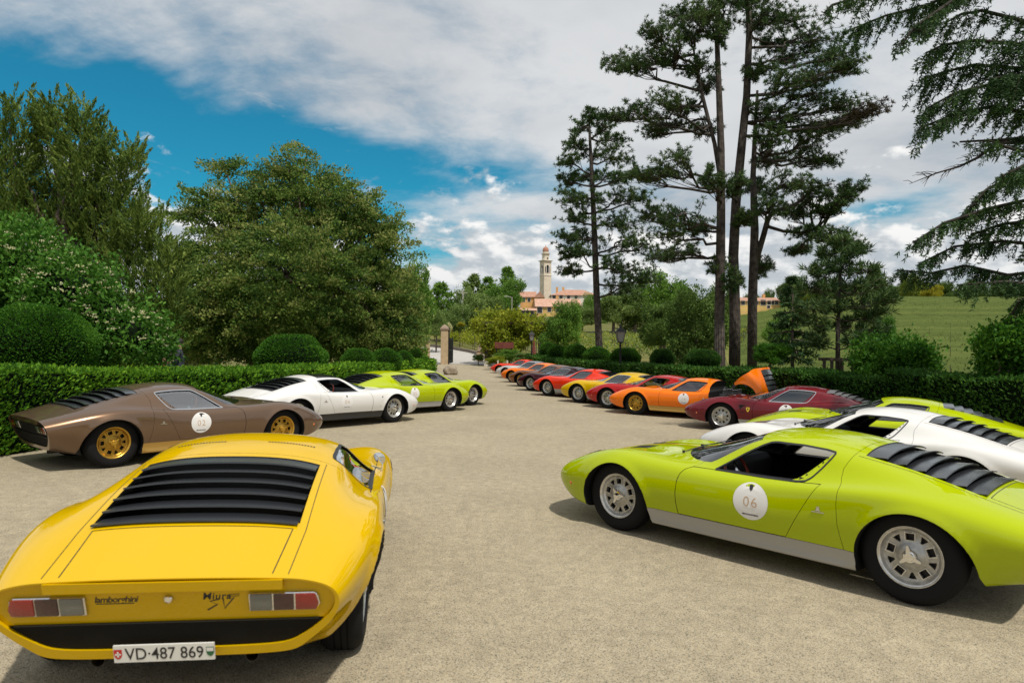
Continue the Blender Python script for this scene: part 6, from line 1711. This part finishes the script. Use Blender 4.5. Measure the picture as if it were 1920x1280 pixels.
def low_stone():
    d = 62.; p = pix(900, 655, d); t = thing('stone_bollard', 'small weathered stone post at the bend of the road', 'bollard', (p.x, d, tz(p.x, d))); h = pix(900, 644.5, d).z-tz(p.x, d)
    MB().box(-.28, .28, -.28, .28, -.1, h*.6).build('block', M['pillar'], t); MB().add([(-.34, -.34, h*.6), (.34, -.34, h*.6), (.34, .34, h*.6), (-.34, .34, h*.6), (0, 0, h)], [(0, 1, 4), (1, 2, 4), (2, 3, 4), (3, 0, 4), (0, 3, 2, 1)]).build('cap', M['pillar_cap'], t)
low_stone()
def boulder():
    d = 44.; p = pix(845, 699, d); gz = tz(p.x, d); bm = bmesh.new(); bmesh.ops.create_icosphere(bm, subdivisions=4, radius=1.)
    for v in bm.verts:
        q = v.co.copy(); q.x = math.copysign(abs(q.x)**.62, q.x); q.y = math.copysign(abs(q.y)**.7, q.y); q.z = math.copysign(abs(q.z)**.6, q.z)
        n = .06*math.sin(q.x*5+q.z*3)+.05*math.sin(q.y*7+q.z*5)+.03*math.sin(q.x*13+q.y*9); q *= 1+n; q.x *= 1-.16*(q.z > 0)*q.z; v.co = (q.x*.44, q.y*.32, q.z*.31+.26)
    me = bpy.data.meshes.new('boulder'); bm.to_mesh(me); bm.free(); me.shade_smooth(); o = link('boulder', me, M['stone'], label='squat brown boulder on the gravel near the gate', category='boulder'); o.location = (p.x, d, gz); o.rotation_euler = (0, 0, .3)
boulder()
def lamp(px, ytop, d, label, sc=1.):
    p = pix(px, ytop, d); gz = tz(p.x, d); h = p.z-gz; t = thing('lamp_post', label, 'lamp post', (p.x, d, gz), group='lantern lamp posts')
    MB().lathe([(.14, 0), (.14, .25), (.09, .35), (.07, .6), (.05, .8), (.042, h-.95), (.06, h-.9), (.04, h-.8)], 12).build('post', M['iron'], t, smooth=40)
    z0, z1 = h-.72, h-.30; cage = MB()
    for sx in (-1, 1):
        for sy in (-1, 1): cage.tube([(sx*.10, sy*.10, z0), (sx*.19, sy*.19, z1)], .012, 5)
    cage.box(-.12, .12, -.12, .12, z0-.05, z0); cage.lathe([(.04, z0-.12), (.05, z0-.05)], 8); link('lantern_frame', solid(cage.mesh('lantern_frame')), M['iron'], t)
    MB().add([(-.10, -.10, z0), (.10, -.10, z0), (.10, .10, z0), (-.10, .10, z0), (-.18, -.18, z1), (.18, -.18, z1), (.18, .18, z1), (-.18, .18, z1)], [(0, 1, 5, 4), (1, 2, 6, 5), (2, 3, 7, 6), (3, 0, 4, 7)]).build('pane', M['lantern'], t)
    MB().add([(-.23, -.23, z1), (.23, -.23, z1), (.23, .23, z1), (-.23, .23, z1), (-.07, -.07, z1+.16), (.07, -.07, z1+.16), (.07, .07, z1+.16), (-.07, .07, z1+.16)], [(0, 1, 5, 4), (1, 2, 6, 5), (2, 3, 7, 6), (3, 0, 4, 7), (4, 5, 6, 7), (0, 3, 2, 1)]).build('lantern_roof', M['iron'], t); MB().lathe([(.07, z1+.16), (.05, z1+.22), (.02, h)], 8).build('finial', M['iron'], t)
lamp(1163.5, 609, 29.3, 'black lantern lamp post standing before the right hedge')
lamp(997, 619, 48.5, 'farther lantern lamp post near the vine-covered pergola')
def pole(px, ytop, d, r, label, arm=False):
    p = pix(px, ytop, d); gz = tz(p.x, d); h = p.z-gz; t = thing('utility_pole', label, 'pole', (p.x, d, gz)); MB().tube([(0, 0, -.2), (0, 0, h)], [r*1.3, r], 8).build('shaft', M['pole'], t)
    if arm: MB().tube([(0, 0, h-.1), (-.9, 0, h+.15)], .05, 6).build('arm', M['pole'], t); MB().box(-1.4, -.7, -.12, .12, h+.08, h+.22).build('lamp_head', M['pole'], t)
    else: MB().box(-.8, .8, -.06, .06, h-.5, h-.38).build('cross_arm', M['pole'], t)
pole(868, 544, 118., .14, 'pale utility pole left of the village')
pole(960, 557, 122., .07, 'thin street light in front of the chestnut', True)
def post_and_pergola():
    d = 56.; p = pix(912, 682, d); gz = tz(p.x, d); s = d/1280; h = pix(912, 610, d).z-gz
    t = thing('pergola', 'dark post with white foot carrying a vine-covered pergola', 'pergola', (p.x, d, gz)); w = .15
    MB().box(-w*1.2, w*1.2, -w*1.2, w*1.2, -.1, .52).build('foot', M['plaster_w'], t); MB().box(-w, w, -w, w, .52, h).build('post', M['wood_old'], t)
    for x, y in ((0, 6.), (4.6, 0), (4.6, 6.)): MB().box(x-w, x+w, y-w, y+w, -.3, h).build('post', M['wood_old'], t)
    for x in (0, 4.6): MB().box(x-.08, x+.08, -.4, 6.4, h, h+.18).build('beam', M['wood_old'], t)
    for k in range(7): MB().box(-.4, 5., k*1.-.06, k*1.+.06, h+.18, h+.3).build('rafter', M['wood_old'], t)
    L = px_lobes([(900, 612, 14, 10), (922, 612, 20, 9), (945, 611, 24, 9), (975, 614, 24, 9), (1000, 622, 20, 9), (908, 605, 18, 13), (930, 600, 26, 15), (960, 602, 30, 16), (990, 610, 28, 16), (1012, 618, 22, 14), (1030, 626, 16, 12), (945, 622, 40, 16), (935, 640, 24, 20), (965, 636, 26, 18), (915, 640, 10, 30), (950, 650, 30, 12)], d+1.6, .9)
    f = crown(L, 2600, 9, .16, .15, .22, .2, .5, .16); me = f.mesh('vine', (p.x, d, gz)); link('vine', me, [G['lime']], t)
    # the dark red sign hanging in its shade
    a = pix(928, 641, d-1.2); b = pix(963, 653, d-1.2); sg = thing('red_sign', 'dark red sign board in the shade under the pergola', 'sign', ((a.x+b.x)/2, d-1.2, tz(a.x, d-1.2))); z = sg.location.z; hw = (b.x-a.x)/2
    MB().box(-hw, hw, -.03, .03, b.z-z, a.z-z).build('board', M['rust'], sg)
    for q in (-.8, .8): MB().tube([(q*hw, .05, 0), (q*hw, .05, a.z-z)], .04, 6).build('leg', M['iron'], sg)
    for i, (px, yt, yb, ww, dd, m, lab) in enumerate(((930, 668, 684, 40, 51.5, 'lime', 'low yellow-green bush in front of the pergola'), (955, 656, 676, 60, 53.5, 'decid', 'leafy bush under the red sign'), (897, 664, 678, 26, 57.5, 'decid', 'small flowering bush left of the pergola post'), (985, 660, 680, 40, 52.5, 'decid2', 'bush at the start of the right hedge'))):
        bg_tree(px, yt, yb, ww, dd, G[m], lab, i, 'bush', 'low_bush')
    m_ = thing('red_urn_stand', 'slim dark red steel silhouette beside the far lamp post', 'ornament', pix(1001, 660, 50.)); m_.location.z = tz(m_.location.x, 50.); q = pix(1001, 638.5, 50.).z-m_.location.z
    MB().lathe([(.16, 0), (.17, q*.5), (.12, q*.75), (.05, q)], 10).build('body', M['rust'], m_, smooth=40)
    bg_tree(843, 605, 622, 10, 66., G['flower'], 'cream-blossomed bush top left of the tall pillar', 1, 'bush', 'low_bush'); bg_tree(864, 603, 614, 18, 84., G['yellow'], 'small yellow-leaved tree beyond the gate', 2)
post_and_pergola()
for k, px in enumerate((933.5, 951)):
    p = pix(px, 676.5, 50.); gz = tz(p.x, 50.); o = link('white_marker', MB().tube([(0, 0, -.1), (0, 0, pix(px, 675.5, 50.).z-gz)], .05, 8).mesh('white_marker'), M['plaster_w'], label='%s short white marker post behind the farthest red car' % ('left' if k == 0 else 'right'), category='post'); o.location = (p.x, 50., gz)

# ------------------------------------------------------------------ people in the garden
M['skin'] = mat('skin', (.42, .24, .16), .6); M['jeans'] = mat('blue_denim', (.03, .075, .20), .8); M['shirt_dark'] = mat('dark_shirt', (.02, .025, .04), .8); M['shirt_red'] = mat('maroon_shirt', (.16, .02, .02), .8); M['hair'] = mat('dark_hair', (.02, .013, .01), .7); M['shirt_pink'] = mat('pale_pink_cloth', (.45, .30, .27), .8)
def person(loc, rz, pose, label, top, legs):
    t = thing('person', label, 'person', loc, rz, group='people in the garden')
    J = {}
    if pose == 'stand':
        J = dict(pel=(0, 0, .92), che=(0, 0, 1.28), nek=(0, 0, 1.47), hed=(.01, 0, 1.56), hd2=(.02, 0, 1.70), lhip=(0, .09, .88), lkn=(.03, .10, .48), lan=(-.01, .10, .08), lto=(.16, .11, .04), rhip=(0, -.09, .88), rkn=(.02, -.11, .48), ran=(-.02, -.12, .08), rto=(.15, -.13, .04), lsh=(0, .19, 1.40), lel=(.06, .26, 1.14), lwr=(.26, .22, 1.02), lhd=(.36, .20, 1.01), rsh=(0, -.19, 1.40), rel=(-.02, -.25, 1.12), rwr=(.05, -.24, .88), rhd=(.08, -.24, .79))
    else:
        J = dict(pel=(0, 0, .52), che=(-.02, 0, .88), nek=(.0, 0, 1.06), hed=(.03, 0, 1.15), hd2=(.05, 0, 1.28), lhip=(.04, .10, .50), lkn=(.44, .12, .52), lan=(.46, .12, .10), lto=(.62, .12, .05), rhip=(.04, -.10, .50), rkn=(.44, -.12, .52), ran=(.42, -.12, .10), rto=(.58, -.12, .05), lsh=(-.01, .19, 1.00), lel=(.08, .25, .74), lwr=(.30, .16, .66), lhd=(.39, .13, .65), rsh=(-.01, -.19, 1.00), rel=(.08, -.25, .74), rwr=(.30, -.16, .66), rhd=(.39, -.13, .65))
    R = dict(pel=.15, che=.155, nek=.055, hed=.085, hd2=.088, lhip=.085, lkn=.06, lan=.042, lto=.035, lsh=.06, lel=.043, lwr=.032, lhd=.04); names_ = list(J); idx = {n: i for i, n in enumerate(names_)}
    E = [('pel', 'che'), ('che', 'nek'), ('nek', 'hed'), ('hed', 'hd2')]+[(s+a, s+b) for s in 'lr' for a, b in (('hip', 'kn'), ('kn', 'an'), ('an', 'to'), ('sh', 'el'), ('el', 'wr'), ('wr', 'hd'))]+[('pel', 'lhip'), ('pel', 'rhip'), ('che', 'lsh'), ('che', 'rsh')]
    me = bpy.data.meshes.new('body'); me.from_pydata([J[n] for n in names_], [(idx[a], idx[b]) for a, b in E], []); o = bpy.data.objects.new('body', me); COL.objects.link(o)
    sk = o.modifiers.new('s', 'SKIN'); sv = me.skin_vertices[0].data
    for n in names_:
        r = R.get(n, R.get('l'+n[1:], .05)); sv[idx[n]].radius = (r, r*(1. if n in ('hed', 'hd2') else .8)); sv[idx[n]].use_root = (n == 'pel')
    o.modifiers.new('u', 'SUBSURF').levels = 1
    m2 = bpy.data.meshes.new_from_object(o.evaluated_get(bpy.context.evaluated_depsgraph_get())); bpy.data.objects.remove(o)
    for m_ in (M['skin'], top, legs, M['hair']): m2.materials.append(m_)
    zn, zp = J['nek'][2], J['pel'][2]
    for p in m2.polygons:
        c = p.center; hand = min((c-Vector(J['lhd'])).length, (c-Vector(J['rhd'])).length) < .09
        far = max(0, c.x-.12) if pose != 'stand' else 0
        p.material_index = 0 if (c.z > zn-.01 or hand) else (2 if (c.z < zp+.04 and not (c.z > zp-.02 and abs(c.y) > .17 and c.z > .6) and not (pose == 'stand' and c.z > .75 and abs(c.y) > .2)) else 1)
    m2.shade_smooth(); link('body', m2, None, t)
    hc = Vector(J['hd2'])
    bm = bmesh.new(); bmesh.ops.create_icosphere(bm, subdivisions=2, radius=.112)
    bmesh.ops.delete(bm, geom=[v for v in bm.verts if v.co.x > .045 and v.co.z < .05 or v.co.z < -.075], context='VERTS')
    me = bpy.data.meshes.new('hair'); bm.to_mesh(me); bm.free(); me.shade_smooth(); h = link('hair', me, M['hair'], t); h.location = hc+Vector((-.012, 0, -.012))
    for s in (1, -1): e = link('eye', MB().lathe([(.012, -.006), (.012, .004), (.001, .01)], 8, 'x').mesh('eye'), M['ink'], t); e.location = hc+Vector((.082, s*.032, -.045))
    link('nose', MB().add([(.085, -.014, -.09), (.085, .014, -.09), (.112, 0, -.085), (.088, 0, -.04)], [(0, 2, 1), (0, 3, 2), (1, 2, 3), (0, 1, 3)]).mesh('nose'), M['skin'], t).location = hc
    return t
for px, d, rz, pose, lab, a, b in ((336, 19.3, 200, 'stand', 'person standing in blue jeans and dark top behind the left hedge', 'shirt_dark', 'jeans'), (318, 19.6, 170, 'sit', 'seated person in a dark top next to the standing one behind the hedge', 'shirt_dark', 'jeans'), (304, 19.4, 20, 'sit', 'seated person in a maroon top, leftmost behind the hedge', 'shirt_red', 'shirt_pink')):
    p = pix(px, 690, d); person((p.x, d, tz(p.x, d)), rad(rz), pose, lab, M[a], M[b])
    if pose == 'sit':
        c = thing('garden_chair', 'dark garden chair under the %s seated person' % ('right' if px > 310 else 'left'), 'chair', (p.x, d, tz(p.x, d)), rad(rz)); MB().box(-.22, .24, -.24, .24, .38, .42).build('seat', M['wood_old'], c); MB().box(-.25, -.21, -.24, .24, .42, .85).build('backrest', M['wood_old'], c)
        for sx in (-.2, .2):
            for sy in (-.2, .2): MB().box(sx-.02, sx+.02, sy-.02, sy+.02, 0, .38).build('leg', M['wood_old'], c)
# ------------------------------------------------------------------ the cars
carmesh()
def paint(name, c, rough=.5, metal=0.): return mat(name, c, rough, metal, coat=.8, coat_rough=.012, spec=.0)
PT = dict(lime=paint('lime_paint', (.36, .44, .0)), yellow=paint('yellow_paint', (.60, .375, .0)), white=paint('white_paint', (.68, .67, .65)), brown=paint('bronze_paint', (.18, .112, .070), .28, .65), maroon=paint('maroon_paint', (.135, .008, .014)),
          orange=paint('orange_paint', (.84, .175, .003)), red=paint('red_paint', (.36, .008, .008)), redorange=paint('bright_red_paint', (.66, .030, .006)), dark=paint('dark_maroon_paint', (.055, .007, .013)), rust=paint('copper_brown_paint', (.26, .095, .03), .34, .3), black=paint('black_paint', (.012, .012, .013)))
MC = make_car
MC('sports_car', 'yellow sports car seen from behind in the left foreground', PT['yellow'], -1.80, 5.07, 98.2, dz=-.015, tail_black=False, plate=True, mirror=True, number='03', sv=True, sticker_side='r')
MC('sports_car', 'lime green sports car wearing number 06 in the right foreground', PT['lime'], 2.47, 6.18, 134.2, number='06', open_win=True)
MC('sports_car', 'bronze brown sports car with gold wheels and number 02 by the left hedge', PT['brown'], -5.04, 10.51, 50.8, sill='sill_gold', wheel='gold', number='02', chrome=True, teal=True)
MC('sports_car', 'white sports car wearing number 04 between the brown car and the lime cars', PT['white'], -3.99, 14.84, 51.2, sill='sill_black', number='04', vents='slit', roof=PT['black'], chrome=True, open_win=True)
MC('sports_car', 'lime green sports car right behind the nose of the white number 04 car', PT['lime'], -3.01, 17.95, 50., number='05')
MC('sports_car', 'lime green sports car farthest back in the left row, near the boulder', PT['lime'], -2.49, 19.95, 54.)
MC('sports_car', 'white sports car directly behind the lime number 06 car', PT['white'], 4.74, 9.12, 134., open_win=True)
MC('sports_car', 'lime green sports car half hidden behind the white car at right', PT['lime'], 6.3, 11.6, 150.)
MC('sports_car', 'maroon sports car with a yellow shield and grey window slats', PT['maroon'], 6.2, 15.3, 147., number='01', slat='slat_grey', vents='block', badge=True, chrome=True)
MC('sports_car', 'orange sports car with its rear clamshell raised and number 14', PT['orange'], 4.9, 18.7, 146., sill='sill_gold', wheel='gold', number='14', rear_open=True, mirror=True, seat='redleather')
MC('sports_car', 'dark red sports car just beyond the orange car with raised clamshell', PT['red'], 4.38, 20.4, 141., seat='tan', open_win=True)
MC('sports_car', 'yellow sports car in the middle of the right row', PT['yellow'], 3.66, 22.3, 137., seat='redleather', chrome=True)
MC('sports_car', 'bright red sports car left of the yellow one in the right row', PT['redorange'], 2.8, 25.3, 137.)
MC('sports_car', 'dark maroon sports car beyond the bright red one', PT['dark'], 2.25, 28.3, 138., chrome=True)
MC('sports_car', 'copper brown sports car squeezed between dark maroon and orange', PT['rust'], 1.9, 31.6, 140., seat='tan', wheel='gold')
MC('sports_car', 'orange sports car near the far end of the right row', PT['orange'], 1.5, 35.5, 143., wheel='gold')
MC('sports_car', 'white sports car second from the far end of the right row', PT['white'], 1.15, 41.0, 145.)
MC('sports_car', 'red sports car at the far end of the right row', PT['redorange'], .66, 47.0, 148., wheel='gold')
